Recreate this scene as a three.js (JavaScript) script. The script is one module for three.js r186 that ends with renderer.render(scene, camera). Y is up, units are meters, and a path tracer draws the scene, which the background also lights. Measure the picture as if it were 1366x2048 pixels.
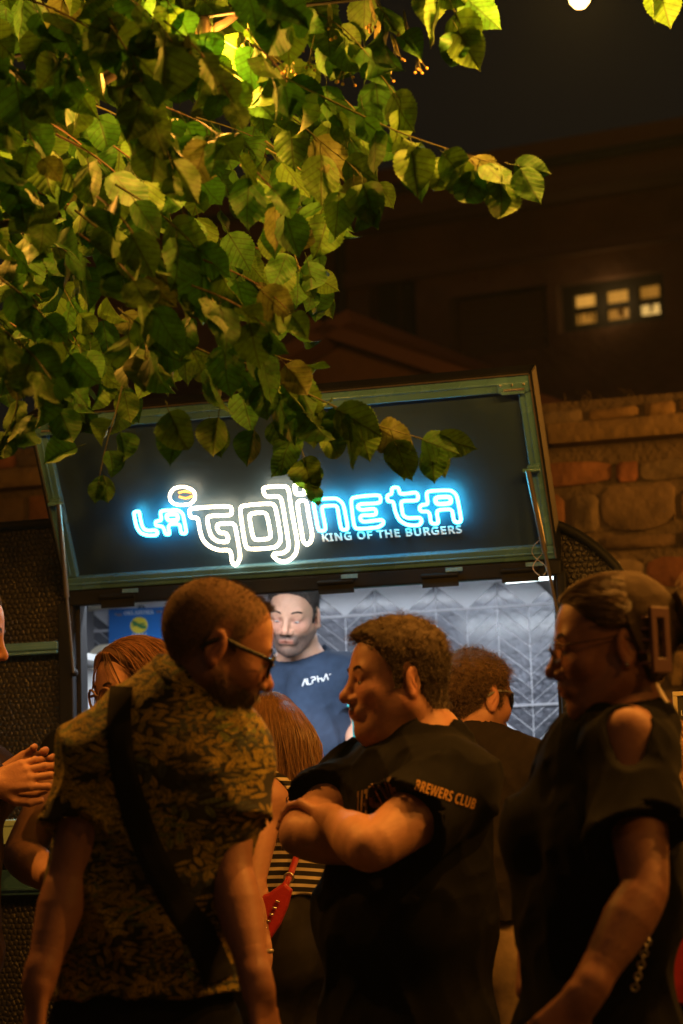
import * as THREE from 'three';
import { RoundedBoxGeometry } from 'three/addons/geometries/RoundedBoxGeometry.js';
import { TextGeometry } from 'three/addons/geometries/TextGeometry.js';
import { FontLoader } from 'three/addons/loaders/FontLoader.js';
import { mergeGeometries, mergeVertices } from 'three/addons/utils/BufferGeometryUtils.js';
import { RectAreaLightUniformsLib } from 'three/addons/lights/RectAreaLightUniformsLib.js';

// ---------------------------------------------------------------- camera, night sky, moon, exposure
const scene = new THREE.Scene();
const camera = new THREE.PerspectiveCamera(23.9, 1366 / 2048, 0.1, 400);
camera.rotation.order = 'YXZ';
camera.position.set(0, 1.2, 0);
camera.rotation.set(THREE.MathUtils.degToRad(8), 0, THREE.MathUtils.degToRad(-1.72));
camera.focus = 6.0; camera.userData.fStop = 4;
camera.updateMatrixWorld(true);
const renderer = new THREE.WebGLRenderer({ antialias: true });
renderer.toneMapping = THREE.LinearToneMapping;
renderer.toneMappingExposure = 1;
renderer.shadowMap.enabled = true;
RectAreaLightUniformsLib.init();
{
  const w = 64, h = 32, d = new Float32Array(w * h * 4);
  for (let y = 0; y < h; y++) for (let x = 0; x < w; x++) {
    const e = Math.max(0, (y + .5) / h * 2 - 1), k = 1 + .5 * Math.exp(-e * 5), o = (y * w + x) * 4;
    d[o] = .0042 * k; d[o + 1] = .0035 * k; d[o + 2] = .0031 * k; d[o + 3] = 1;
  }
  const t = new THREE.DataTexture(d, w, h, THREE.RGBAFormat, THREE.FloatType);
  t.mapping = THREE.EquirectangularReflectionMapping; t.magFilter = THREE.LinearFilter; t.needsUpdate = true;
  scene.background = t; scene.environment = t;
}
const moon = new THREE.DirectionalLight(0xfff0dc, .012);
moon.position.set(-6, 14, 8); moon.castShadow = true; moon.shadow.radius = 4;
Object.assign(moon.shadow.camera, { left: -9, right: 9, top: 9, bottom: -9, far: 50 });
scene.add(moon, moon.target); moon.target.position.set(0, 1, -6);

scene.fog = new THREE.FogExp2(C0(.5, .78, 1), .0014);                // thin haze added to imitate lens glow round the bulbs and lift the blacks
function C0(r, g, b) { return new THREE.Color().setRGB(r, g, b); }

// ---------------------------------------------------------------- helpers
let SEED = 7;
const rnd = () => { SEED |= 0; SEED = SEED + 0x6D2B79F5 | 0; let t = Math.imul(SEED ^ SEED >>> 15, 1 | SEED); t = t + Math.imul(t ^ t >>> 7, 61 | t) ^ t; return ((t ^ t >>> 14) >>> 0) / 4294967296; };
const rr = (a, b) => a + (b - a) * rnd();
const V = (x, y, z) => new THREE.Vector3(x, y, z);
const clamp = (x, a, b) => x < a ? a : x > b ? b : x;
const mix = (a, b, t) => a + (b - a) * t;
const sst = (a, b, x) => { const t = clamp((x - a) / (b - a), 0, 1); return t * t * (3 - 2 * t); };
const PI = Math.PI;
const camM = camera.matrixWorld.clone(), TAN = Math.tan(THREE.MathUtils.degToRad(23.9 / 2));
function ray(px, py) {                                   // sight line through a place of the photograph (1366 x 2048)
  return V((px - 683) / 1024 * TAN, (1024 - py) / 1024 * TAN, -1).transformDirection(camM);
}
const eye = camera.position.clone();
const JZ = (px, py, z) => { const r = ray(px, py); return r.multiplyScalar((-z - eye.z) / r.z).add(eye); };   // that sight line where it reaches z metres from the camera
function onPlane(px, py, p0, n) { const r = ray(px, py); return r.multiplyScalar(p0.clone().sub(eye).dot(n) / r.dot(n)).add(eye); }
const used = {};
function numbered(n) { used[n] = (used[n] ?? -1) + 1; return used[n] ? n + '_' + String(used[n]).padStart(3, '0') : n; }
function thing(name, label, category, pos, group) {
  const o = new THREE.Group(); o.name = numbered(name); if (pos) o.position.copy(pos);
  o.userData = { label, category }; if (group) o.userData.group = group;
  scene.add(o); return o;
}
function tagMesh(m, name, label, category, group, kind) {
  m.name = numbered(name); m.userData = { label, category }; if (group) m.userData.group = group; if (kind) m.userData.kind = kind;
  m.castShadow = m.receiveShadow = true; scene.add(m); return m;
}
function part(parent, name, geo, mat, label) {
  const m = new THREE.Mesh(geo, mat); m.name = name; m.castShadow = m.receiveShadow = true;
  if (label) m.userData.label = label;
  parent.add(m); return m;
}
const C = (r, g, b) => new THREE.Color().setRGB(r, g, b);
const std = (r, g, b, rough = .7, metal = 0, extra = {}) => new THREE.MeshStandardMaterial({ color: C(r, g, b), roughness: rough, metalness: metal, ...extra });
const box = (w, h, d, x = 0, y = 0, z = 0, r = 0) => (r ? new RoundedBoxGeometry(w, h, d, 2, Math.min(r, w / 2.01, h / 2.01, d / 2.01)) : new THREE.BoxGeometry(w, h, d)).translate(x, y, z);
const tube = (pts, r, seg = 40, sides = 7, closed = false, type = 'centripetal') => new THREE.TubeGeometry(new THREE.CatmullRomCurve3(pts, closed, type), seg, r, sides, closed);
function taper(pts, r0, r1, seg = 24, sides = 7) {
  const c = new THREE.CatmullRomCurve3(pts, false, 'centripetal'), g = new THREE.TubeGeometry(c, seg, 1, sides), p = g.attributes.position;
  for (let i = 0; i <= seg; i++) {
    const q = c.getPointAt(i / seg), r = mix(r0, r1, i / seg);
    for (let j = 0; j <= sides; j++) { const k = i * (sides + 1) + j; p.setXYZ(k, q.x + (p.getX(k) - q.x) * r, q.y + (p.getY(k) - q.y) * r, q.z + (p.getZ(k) - q.z) * r); }
  }
  return g;
}
// periodic noise textures
function vnoise(n, seed) { const s = SEED; SEED = seed; const a = new Float32Array(n * n).map(() => rnd()); SEED = s; return (x, y) => { const xi = Math.floor(x), yi = Math.floor(y), fx = x - xi, fy = y - yi, u = fx * fx * (3 - 2 * fx), v = fy * fy * (3 - 2 * fy), g = (i, j) => a[((j % n + n) % n) * n + ((i % n + n) % n)]; return mix(mix(g(xi, yi), g(xi + 1, yi), u), mix(g(xi, yi + 1), g(xi + 1, yi + 1), u), v); }; }
function fbm(base, seed, oct = 5) { const f = []; for (let i = 0; i < oct; i++) f.push(vnoise(base << i, seed + i * 17)); return (u, v) => { let s = 0, a = .5, t = 0; for (let i = 0; i < oct; i++) { s += a * f[i](u * (base << i), v * (base << i)); t += a; a *= .55; } return s / t; }; }
function dataTex(n, fn, srgb = false) {
  const d = new Uint8Array(n * n * 4);
  for (let y = 0; y < n; y++) for (let x = 0; x < n; x++) { const c = fn((x + .5) / n, (y + .5) / n), o = (y * n + x) * 4, g = typeof c === 'number' ? [c, c, c] : c; for (let k = 0; k < 3; k++) d[o + k] = clamp(g[k] * 255, 0, 255); d[o + 3] = 255; }
  const t = new THREE.DataTexture(d, n, n); t.wrapS = t.wrapT = THREE.RepeatWrapping; t.magFilter = THREE.LinearFilter; if (srgb) t.colorSpace = THREE.SRGBColorSpace; t.needsUpdate = true; return t;
}
const rep = (t, x, y = x) => { const c = t.clone(); c.repeat.set(x, y); c.needsUpdate = true; return c; };
function canvasTex(w, h, draw) { const c = document.createElement('canvas'); c.width = w; c.height = h; draw(c.getContext('2d'), w, h); const t = new THREE.CanvasTexture(c); t.colorSpace = THREE.SRGBColorSpace; t.wrapS = t.wrapT = THREE.RepeatWrapping; return t; }
const n4 = fbm(4, 3), n8 = fbm(8, 11), n16 = fbm(16, 23, 4);
const T_noise = dataTex(256, (u, v) => n8(u, v));
const T_fine = dataTex(256, (u, v) => n16(u, v) * .6 + .4 * n16(v * 2, u * 2));
const T_wear = dataTex(256, (u, v) => { const a = .62 + .5 * (n4(u, v) - .5) + .25 * (n16(u, v) - .5); return [a, a, a]; });
const T_weave = dataTex(128, (u, v) => .5 + .25 * Math.sin(u * 2 * PI * 32) + .25 * Math.sin(v * 2 * PI * 32));
const T_skin = dataTex(256, (u, v) => { const a = n16(u, v), b = n4(u, v); const k = .82 + .2 * a + .16 * (b - .5); return [k, k * (.96 + .08 * (n8(v, u) - .5)), k * .97]; });
const T_hammer = (() => {                                                  // hammered sheet: round dimples
  const s = SEED; SEED = 99; const N = 18, pts = []; for (let j = 0; j < N; j++) for (let i = 0; i < N; i++) pts.push([(i + .5 * (j % 2) + rr(.2, .8)) / N, (j + rr(.25, .75)) / N]); SEED = s;
  return dataTex(256, (u, v) => { let m = 9, m2 = 9; const j0 = Math.floor(v * N), i0 = Math.floor(u * N); for (let j = j0 - 2; j <= j0 + 2; j++) for (let i = i0 - 2; i <= i0 + 2; i++) { const p = pts[((j + N) % N) * N + ((i + N) % N)]; let dx = Math.abs(u - p[0]), dy = Math.abs(v - p[1]); dx = Math.min(dx, 1 - dx); dy = Math.min(dy, 1 - dy); const d = Math.hypot(dx, dy) * N; if (d < m) { m2 = m; m = d; } else if (d < m2) m2 = d; } return sst(0, .5, m2 - m); });
})();
function merge(list) {
  if (list.some((g) => g.index) && list.some((g) => !g.index)) list = list.map((g) => g.index ? g.toNonIndexed() : g);
  const col = list.some((g) => g.attributes.color);
  for (const g of list) { for (const k of Object.keys(g.attributes)) if (!['position', 'normal', 'uv', 'color'].includes(k)) g.deleteAttribute(k); if (col && !g.attributes.color) g.setAttribute('color', new THREE.BufferAttribute(new Float32Array(g.attributes.position.count * 3).fill(1), 3)); g.clearGroups(); g.morphAttributes = {}; }
  return mergeGeometries(list);
}
// ---------------------------------------------------------------- distance fields and the skin that closes them
const smin = (a, b, k) => { const h = Math.max(k - Math.abs(a - b), 0) / k; return Math.min(a, b) - h * h * k * .25; };
class Field {
  constructor() { this.p = []; this.post = null; }
  put(f, c, R, k, sub) { this.p.push({ f, x: c.x, y: c.y, z: c.z, R, k, sub }); return this; }
  cone(a, b, r1, r2, k = .02, sub = false) {
    const bx = b.x - a.x, by = b.y - a.y, bz = b.z - a.z, L = bx * bx + by * by + bz * bz || 1e-9, ax = a.x, ay = a.y, az = a.z;
    return this.put((x, y, z) => { const px = x - ax, py = y - ay, pz = z - az; let t = (px * bx + py * by + pz * bz) / L; t = t < 0 ? 0 : t > 1 ? 1 : t; const qx = px - bx * t, qy = py - by * t, qz = pz - bz * t; return Math.sqrt(qx * qx + qy * qy + qz * qz) - (r1 + (r2 - r1) * t); }, V((a.x + b.x) / 2, (a.y + b.y) / 2, (a.z + b.z) / 2), Math.sqrt(L) / 2 + Math.max(r1, r2), k, sub);
  }
  limb(list, k = .02) {                                               // one tapering tube through [point, radius] pairs
    const fs = []; let c = V(0, 0, 0); for (const [p] of list) c.add(p); c.multiplyScalar(1 / list.length); let R = 0; for (const [p, r] of list) R = Math.max(R, p.distanceTo(c) + r);
    for (let i = 1; i < list.length; i++) { const t = new Field(); t.cone(list[i - 1][0], list[i][0], list[i - 1][1], list[i][1]); fs.push(t.p[0].f); }
    return this.put((x, y, z) => { let d = 9; for (let i = 0; i < fs.length; i++) { const v = fs[i](x, y, z); if (v < d) d = v; } return d; }, c, R, k);
  }
  ball(c, r, k = .02, sub = false) { return this.cone(c, c, r, r, k, sub); }
  ell(c, rx, ry, rz, k = .02, B = null, sub = false) {                      // B: [X, Y, Z] axes
    const cx = c.x, cy = c.y, cz = c.z, mn = Math.min(rx, ry, rz);
    return this.put((x, y, z) => {
      let px = x - cx, py = y - cy, pz = z - cz;
      if (B) { const X = B[0], Y = B[1], Z = B[2], a = px * X.x + py * X.y + pz * X.z, b = px * Y.x + py * Y.y + pz * Y.z, d = px * Z.x + py * Z.y + pz * Z.z; px = a; py = b; pz = d; }
      px /= rx; py /= ry; pz /= rz; const k0 = Math.sqrt(px * px + py * py + pz * pz); if (k0 < 1e-4) return -mn;
      const qx = px / rx, qy = py / ry, qz = pz / rz; return k0 * (k0 - 1) / Math.sqrt(qx * qx + qy * qy + qz * qz);
    }, c, Math.max(rx, ry, rz), k, sub);
  }
  plane(p0, n, k = .004) { const d = n.dot(p0); return this.put((x, y, z) => -(n.x * x + n.y * y + n.z * z - d), V(0, 0, 0), 1e6, k, true); }   // keeps what lies against n
  at(x, y, z) {
    let d = 1e3; const P = this.p;
    for (let i = 0; i < P.length; i++) {
      const q = P[i];
      if (q.R < 1e5) { const ex = x - q.x, ey = y - q.y, ez = z - q.z, lb = Math.sqrt(ex * ex + ey * ey + ez * ez) - q.R; if (q.sub ? lb > q.k + .2 && lb > -d : lb > d + q.k + .02) continue; }
      const s = q.f(x, y, z);
      d = q.sub ? -smin(-d, s, q.k) : smin(d, s, q.k);
    }
    return this.post ? this.post(d, x, y, z) : d;
  }
}
function skin(field, lo, hi, cell, color) {
  const n = [0, 1, 2].map((i) => Math.ceil((hi.getComponent(i) - lo.getComponent(i)) / cell) + 1), [nx, ny, nz] = n, g = new Float32Array(nx * ny * nz), B = 6;
  for (let bz = 0; bz < nz; bz += B) for (let by = 0; by < ny; by += B) for (let bx = 0; bx < nx; bx += B) {
    const v = field.at(lo.x + (bx + B / 2) * cell, lo.y + (by + B / 2) * cell, lo.z + (bz + B / 2) * cell), far = Math.abs(v) > cell * B * 1.15 + .012;
    for (let z = bz; z < Math.min(bz + B, nz); z++) for (let y = by; y < Math.min(by + B, ny); y++) for (let x = bx; x < Math.min(bx + B, nx); x++) g[(z * ny + y) * nx + x] = far ? v : field.at(lo.x + x * cell, lo.y + y * cell, lo.z + z * cell);
  }
  const id = new Int32Array(nx * ny * nz).fill(-1), pos = [], idx = [], at = (x, y, z) => (z * ny + y) * nx + x;
  for (let z = 0; z < nz - 1; z++) for (let y = 0; y < ny - 1; y++) for (let x = 0; x < nx - 1; x++) {
    let m = 0; const c = at(x, y, z), vs = [g[c], g[c + 1], g[c + nx], g[c + nx + 1], g[c + nx * ny], g[c + nx * ny + 1], g[c + nx * ny + nx], g[c + nx * ny + nx + 1]];
    for (let i = 0; i < 8; i++) if (vs[i] < 0) m |= 1 << i;
    if (m === 0 || m === 255) continue;
    let sx = 0, sy = 0, sz = 0, k = 0;
    const e = (a, b) => { const va = vs[a], vb = vs[b]; if ((va < 0) === (vb < 0)) return; const t = va / (va - vb); sx += (a & 1) + t * ((b & 1) - (a & 1)); sy += (a >> 1 & 1) + t * ((b >> 1 & 1) - (a >> 1 & 1)); sz += (a >> 2) + t * ((b >> 2) - (a >> 2)); k++; };
    e(0, 1); e(2, 3); e(4, 5); e(6, 7); e(0, 2); e(1, 3); e(4, 6); e(5, 7); e(0, 4); e(1, 5); e(2, 6); e(3, 7);
    id[c] = pos.length / 3; pos.push(lo.x + (x + sx / k) * cell, lo.y + (y + sy / k) * cell, lo.z + (z + sz / k) * cell);
  }
  const quad = (a, b, c, d, flip) => { if (a < 0 || b < 0 || c < 0 || d < 0) return; flip ? idx.push(a, c, b, a, d, c) : idx.push(a, b, c, a, c, d); };
  for (let z = 1; z < nz - 1; z++) for (let y = 1; y < ny - 1; y++) for (let x = 1; x < nx - 1; x++) {
    const c = at(x, y, z), v = g[c] < 0;
    if (v !== g[c + 1] < 0) quad(id[c], id[c - nx], id[c - nx - nx * ny], id[c - nx * ny], !v ? false : true);
    if (v !== g[c + nx] < 0) quad(id[c], id[c - nx * ny], id[c - nx * ny - 1], id[c - 1], !v ? false : true);
    if (v !== g[c + nx * ny] < 0) quad(id[c], id[c - 1], id[c - 1 - nx], id[c - nx], !v ? false : true);
  }
  const N = pos.length / 3, nor = new Float32Array(N * 3), uv = new Float32Array(N * 2), h = cell * .5, geo = new THREE.BufferGeometry(), col = color ? new Float32Array(N * 3) : null;
  for (let i = 0; i < N; i++) {
    const x = pos[i * 3], y = pos[i * 3 + 1], z = pos[i * 3 + 2];
    let a = field.at(x + h, y, z) - field.at(x - h, y, z), b = field.at(x, y + h, z) - field.at(x, y - h, z), c = field.at(x, y, z + h) - field.at(x, y, z - h); const l = Math.hypot(a, b, c) || 1;
    nor[i * 3] = a / l; nor[i * 3 + 1] = b / l; nor[i * 3 + 2] = c / l; uv[i * 2] = x + z * .7; uv[i * 2 + 1] = y + z * .3;
    if (col) { const q = color(x, y, z, a / l, b / l, c / l); col[i * 3] = q[0]; col[i * 3 + 1] = q[1]; col[i * 3 + 2] = q[2]; }
  }
  geo.setAttribute('position', new THREE.Float32BufferAttribute(pos, 3)); geo.setAttribute('normal', new THREE.BufferAttribute(nor, 3)); geo.setAttribute('uv', new THREE.BufferAttribute(uv, 2));
  let tally = 0; for (let i = 0; i < idx.length; i += 3 * 37) { const a = idx[i] * 3, b = idx[i + 1] * 3, c = idx[i + 2] * 3, ux = pos[b] - pos[a], uy = pos[b + 1] - pos[a + 1], uz = pos[b + 2] - pos[a + 2], vx = pos[c] - pos[a], vy = pos[c + 1] - pos[a + 1], vz = pos[c + 2] - pos[a + 2]; tally += Math.sign((uy * vz - uz * vy) * nor[a] + (uz * vx - ux * vz) * nor[a + 1] + (ux * vy - uy * vx) * nor[a + 2]); }
  if (tally < 0) for (let i = 0; i < idx.length; i += 3) { const t = idx[i]; idx[i] = idx[i + 1]; idx[i + 1] = t; }
  if (col) geo.setAttribute('color', new THREE.BufferAttribute(col, 3));
  geo.setIndex(idx); return geo;
}
// 3-D value noise for cloth and hair
const H3 = (() => { const s = SEED; SEED = 5; const a = new Float32Array(4096).map(() => rnd()); SEED = s; return a; })();
function noise3(x, y, z) {
  const xi = Math.floor(x), yi = Math.floor(y), zi = Math.floor(z), fx = x - xi, fy = y - yi, fz = z - zi, u = fx * fx * (3 - 2 * fx), v = fy * fy * (3 - 2 * fy), w = fz * fz * (3 - 2 * fz), g = (i, j, k) => H3[((i & 15) | (j & 15) << 4 | (k & 15) << 8)];
  return mix(mix(mix(g(xi, yi, zi), g(xi + 1, yi, zi), u), mix(g(xi, yi + 1, zi), g(xi + 1, yi + 1, zi), u), v), mix(mix(g(xi, yi, zi + 1), g(xi + 1, yi, zi + 1), u), mix(g(xi, yi + 1, zi + 1), g(xi + 1, yi + 1, zi + 1), u), v), w) - .5;
}
// ---------------------------------------------------------------- ground
{
  const g = new THREE.PlaneGeometry(240, 240).rotateX(-PI / 2); const uv = g.attributes.uv; for (let i = 0; i < uv.count; i++) uv.setXY(i, uv.getX(i) * 120, uv.getY(i) * 120);
  const m = new THREE.Mesh(g, new THREE.MeshStandardMaterial({ color: C(.09, .082, .075), roughness: .85, map: T_wear, bumpMap: T_fine, bumpScale: .004 }));
  m.name = 'ground'; m.userData.kind = 'structure'; m.receiveShadow = true; scene.add(m);
}
// ---------------------------------------------------------------- frame of the food truck (its front is turned 17 degrees)
const TRY = THREE.MathUtils.degToRad(-17.4), TRP = V(-.107, 0, -7.198);
const TRM = new THREE.Matrix4().compose(TRP, new THREE.Quaternion().setFromAxisAngle(V(0, 1, 0), TRY), V(1, 1, 1)), TRI = TRM.clone().invert();
const TRN = V(0, 0, 1).transformDirection(TRM);
const tl = (px, py, lz) => onPlane(px, py, V(0, 0, lz).applyMatrix4(TRM), TRN).applyMatrix4(TRI);      // a point of the truck's own axes
const tw = (x, y, z) => V(x, y, z).applyMatrix4(TRM);

// ---------------------------------------------------------------- old stone wall behind the truck
{
  const LZ = -3.1, top = tl(1230, 793, LZ).y, led1 = tl(1230, 845, LZ).y, led0 = tl(1230, 884, LZ).y;
  const w = thing('stone_wall', 'old rubble stone wall with a ledge below its top, behind the food truck', 'stone wall', tw(0, 0, LZ - .3)); w.rotation.y = TRY;
  const mortar = new THREE.MeshStandardMaterial({ color: C(.2, .15, .1), roughness: .95, map: rep(T_wear, .8), bumpMap: rep(T_fine, 2), bumpScale: .012 });
  const plan = (g) => { const p = g.attributes.position, uv = g.attributes.uv; for (let i = 0; i < p.count; i++) uv.setXY(i, p.getX(i) + p.getZ(i), p.getY(i)); return g; };
  part(w, 'wall_core', plan(box(14, top, .5, 0, top / 2, .02)), mortar);
  const tones = [[.25, .18, .11], [.36, .24, .11], [.28, .12, .07], [.27, .21, .14], [.19, .13, .09], [.34, .24, .12], [.2, .14, .09], [.31, .15, .08]];
  const stones = tones.map((t) => new THREE.MeshStandardMaterial({ color: C(...t), roughness: .92, map: rep(T_wear, 1.6), bumpMap: rep(T_noise, 3), bumpScale: .007 }));
  const stoneGeo = (sx, sy, sz, rough) => {                                // a lumpy block, 5 x 4 faces to the front
    const g = new THREE.BoxGeometry(sx, sy, sz, 6, 5, 1), p = g.attributes.position, uv = g.attributes.uv, o = rnd() * 40;
    for (let i = 0; i < p.count; i++) {
      let x = p.getX(i), y = p.getY(i), z = p.getZ(i); const ex = Math.abs(x) / sx * 2, ey = Math.abs(y) / sy * 2, e = Math.max(ex, ey);
      if (ex > .9 && ey > .9) { x *= 1 - rnd() * .2 * rough; y *= 1 - rnd() * .25 * rough; }
      const n = noise3(x * 7 + o, y * 7, 3) * rough; x += n * .07 * (ex > .6 ? 1 : .2) * sx * 2; y += noise3(x * 6, y * 6 + o, 9) * .09 * rough * sy * 2;
      if (z > 0) z += -.012 * sst(.8, 1, e) + noise3(x * 14 + o, y * 14, 1) * .022 * rough; p.setXYZ(i, x, y, z);
    }
    for (let i = 0; i < p.count; i++) uv.setXY(i, p.getX(i) + o, p.getY(i) + o * .7);
    g.computeVertexNormals(); return g;
  };
  // rubble: courses of uneven stones where the wall shows, right of the truck and left of it
  const course = (x0, x1, y0, y1, h0, h1, w0, w1, rough, name = 'stone') => {
    for (let y = y0; y < y1 - .05;) {
      const h = Math.min(rr(h0, h1), y1 - y); let x = x0 + rr(-.1, .1);
      while (x < x1) { const sw = rr(w0, w1); const hh = h * rr(.8, 1.0); const m = part(w, name, stoneGeo(sw - .026, hh - .02, .1, rough), stones[Math.floor(rnd() * stones.length)]); m.position.set(x + sw / 2, y + h / 2 + rr(-.01, .01) * rough, .24 + rr(0, .014)); x += sw; }
      y += h;
    }
  };
  const xr0 = -.6, xr1 = 2.1;
  course(xr0, xr1, .95, led0 - .02, .07, .26, .12, .5, 1.25);
  course(xr0, xr1, led1 + .012, top - .02, .06, .11, .12, .3, .9);
  course(-3.4, -1.05, 1.3, led0 - .02, .145, .17, .3, .55, .25);
  course(-3.4, -1.05, led1 + .012, top - .02, .07, .1, .2, .4, .5);
  for (let x = -3.6; x < 3.6;) { const l = rr(.5, .95); const m = part(w, 'ledge_stone', stoneGeo(l - .012, led1 - led0, .2, .22), stones[[0, 3, 5][Math.floor(rnd() * 3)]]); m.position.set(x + l / 2, (led0 + led1) / 2, .3); x += l; }
  // dry weeds on the wall top
  const wg = []; for (let i = 0; i < 34; i++) { const x = rr(-.6, 2.1), h = rr(.015, .06); wg.push(taper([V(x, top, .18), V(x + rr(-.02, .02), top + h * .6, .18), V(x + rr(-.05, .05), top + h, .18 + rr(-.03, .03))], .002, .0006, 3, 3)); }
  const weeds = part(w, 'weed', merge(wg), std(.16, .12, .05, .9)); weeds.userData.kind = 'stuff';
}
// ---------------------------------------------------------------- dark house above the wall
{
  const BY = THREE.MathUtils.degToRad(-27.7), B0 = ray(1220, 608).multiplyScalar(25).add(eye);
  const bm = new THREE.Matrix4().compose(V(B0.x, 0, B0.z), new THREE.Quaternion().setFromAxisAngle(V(0, 1, 0), BY), V(1, 1, 1)), bi = bm.clone().invert(), bn = V(0, 0, 1).transformDirection(bm);
  const bl = (px, py, lz = 0) => onPlane(px, py, V(0, 0, lz).applyMatrix4(bm), bn).applyMatrix4(bi);
  const b = thing('house', 'dark house with a lit six pane window, above the stone wall', 'house', V(B0.x, 0, B0.z)); b.rotation.y = BY;
  const M = new THREE.MeshStandardMaterial({ color: C(.3, .17, .12), roughness: .95, map: rep(T_wear, .25), bumpMap: rep(T_fine, .6), bumpScale: .02 }), D = std(.05, .045, .04, .8), R = std(.2, .1, .07, .9);
  const rect = (x0, y0, x1, y1) => { const a = bl(x0, y0), c = bl(x1, y1), d = bl(x0, y1), e = bl(x1, y0); return [(a.x + d.x) / 2, (d.y + c.y) / 2, (c.x + e.x) / 2, (a.y + e.y) / 2]; };
  const eave = bl(1000, 372).y, X0 = bl(600, 600).x - 3, X1 = bl(1366, 600).x + 7;
  const sh = new THREE.Shape(); sh.moveTo(X0, 0); sh.lineTo(X1, 0); sh.lineTo(X1, eave); sh.lineTo(X0, eave); sh.closePath();
  const holes = [[738, 548, 832, 700], [900, 582, 1095, 705], [1114, 554, 1328, 653], [600, 560, 655, 720]].map((q) => rect(...q));
  for (const [a, y0, c, y1] of holes) { const h = new THREE.Path(); h.moveTo(a, y0); h.lineTo(a, y1); h.lineTo(c, y1); h.lineTo(c, y0); h.closePath(); sh.holes.push(h); }
  part(b, 'wall', new THREE.ExtrudeGeometry(sh, { depth: .45, bevelEnabled: false }).translate(0, 0, -.45), M);
  part(b, 'back_wall', box(X1 - X0, eave, .2, (X0 + X1) / 2, eave / 2, -6), M);
  for (const x of [X0 + .1, X1 - .1]) part(b, 'side_wall', box(.2, eave, 5.4, x, eave / 2, -3.2), M);
  part(b, 'string_course', box(X1 - X0, .16, .1, (X0 + X1) / 2, bl(1100, 505).y, .06), M);
  part(b, 'cornice', box(X1 - X0 + .6, .3, .5, (X0 + X1) / 2, eave - .16, .262), M);
  part(b, 'gutter', box(X1 - X0 + .7, .1, .12, (X0 + X1) / 2, eave - .02, .58, .03), D);
  part(b, 'roof', box(X1 - X0 + .8, .2, 7.4, (X0 + X1) / 2, 0, -3.7).rotateX(.2).translate(0, eave + .12, .55), R);
  part(b, 'downpipe', new THREE.CylinderGeometry(.06, .06, eave, 10).translate(bl(690, 600).x, eave / 2, .08), D);
  // two dark windows and a shuttered bay
  holes.forEach(([a, y0, c, y1], i) => {
    if (i === 2) return;
    const f = part(b, i === 1 ? 'shutter' : 'window', box(c - a - .02, y1 - y0 - .02, .06, (a + c) / 2, (y0 + y1) / 2, -.25), i === 1 ? std(.16, .11, .09, .85) : D);
    if (i === 1) for (let k = 1; k < 9; k++) part(f, 'slat', box(c - a - .06, .03, .03, (a + c) / 2, y0 + (y1 - y0) * k / 9, -.21), std(.15, .1, .08, .85));
    else part(f, 'mullion', box(.06, y1 - y0 - .1, .04, (a + c) / 2, (y0 + y1) / 2, -.2), std(.08, .06, .05, .8));
  });
  // the lit window: three casements of two panes, with a room seen through them
  const [a, y0, c, y1] = holes[2], W = c - a, H = y1 - y0, frame = part(b, 'window', merge([box(W, .1, .1, (a + c) / 2, y0 + .05, -.2), box(W, .1, .1, (a + c) / 2, y1 - .05, -.2), box(.12, H - .2, .1, a + .06, (y0 + y1) / 2, -.2), box(.11, H - .2, .1, a + W * .36, (y0 + y1) / 2, -.2), box(.11, H - .2, .1, a + W * .67, (y0 + y1) / 2, -.2), box(.1, H - .2, .1, c - .05, (y0 + y1) / 2, -.2)]), D);
  const cols = [[a + .1, a + W * .36 - .055], [a + W * .36 + .055, a + W * .67 - .055], [a + W * .67 + .055, c - .1]], ya = y0 + .1, yb = y1 - .1, ym = (ya + yb) / 2;
  const glow = [[[1, .42, .05], .26], [[1, .46, .07], .5], [[1, .42, .05], .2], [[1, .45, .06], .34], [[1, .6, .16], .62], [[1, .42, .05], .24]];
  cols.forEach(([p, q], i) => {
    part(frame, 'glazing_bar', box(q - p, .05, .06, (p + q) / 2, ym, -.2), D);
    for (const [k, u, v] of [[0, ya, ym - .035], [1, ym + .035, yb]]) {
      const [col, e] = glow[i * 2 + k];
      part(frame, 'lit_window_pane', box(q - p, v - u, .01, (p + q) / 2, (u + v) / 2, -.24), new THREE.MeshStandardMaterial({ color: C(.3, .2, .1), emissive: C(...col), emissiveIntensity: e * 1.95, emissiveMap: rep(T_wear, 1.7 + i, 3 + k), roughness: .4 }));
    }
    const n = 3; for (let k = 0; k < n; k++) part(frame, 'curtain_fold', box((q - p) * rr(.03, .08), (yb - ya) * rr(.3, .5), .02, mix(p, q, rr(.1, .9)), ya + (yb - ya) * rr(.25, .4), -.222), std(.12, .06, .02, .9));
  });
  const wl = new THREE.PointLight(C(1, .6, .2), .12, 0, 2); wl.position.set((a + c) / 2, ym, .1).applyMatrix4(bm); wl.castShadow = true; scene.add(wl);
  // low gabled annexe in front, its roof just above the truck
  const g0 = ray(690, 720).multiplyScalar(17).add(eye), an = thing('annexe', 'low dark house with a pitched roof just above the food truck hatch', 'house', V(g0.x, 0, g0.z)); an.rotation.y = BY;
  const an2 = new THREE.Shape(); an2.moveTo(-2.6, 0); an2.lineTo(2.1, 0); an2.lineTo(2.1, g0.y - .75); an2.lineTo(0, g0.y + .12); an2.lineTo(-2.6, g0.y - .9); an2.closePath();
  part(an, 'wall', new THREE.ExtrudeGeometry(an2, { depth: 3, bevelEnabled: false }).translate(0, 0, -3.02), M);
  part(an, 'roof', box(2.9, .09, 3.3, 1.3, 0, -1.4).rotateZ(-.405).translate(-.1, g0.y + .21, 0), R);
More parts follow.
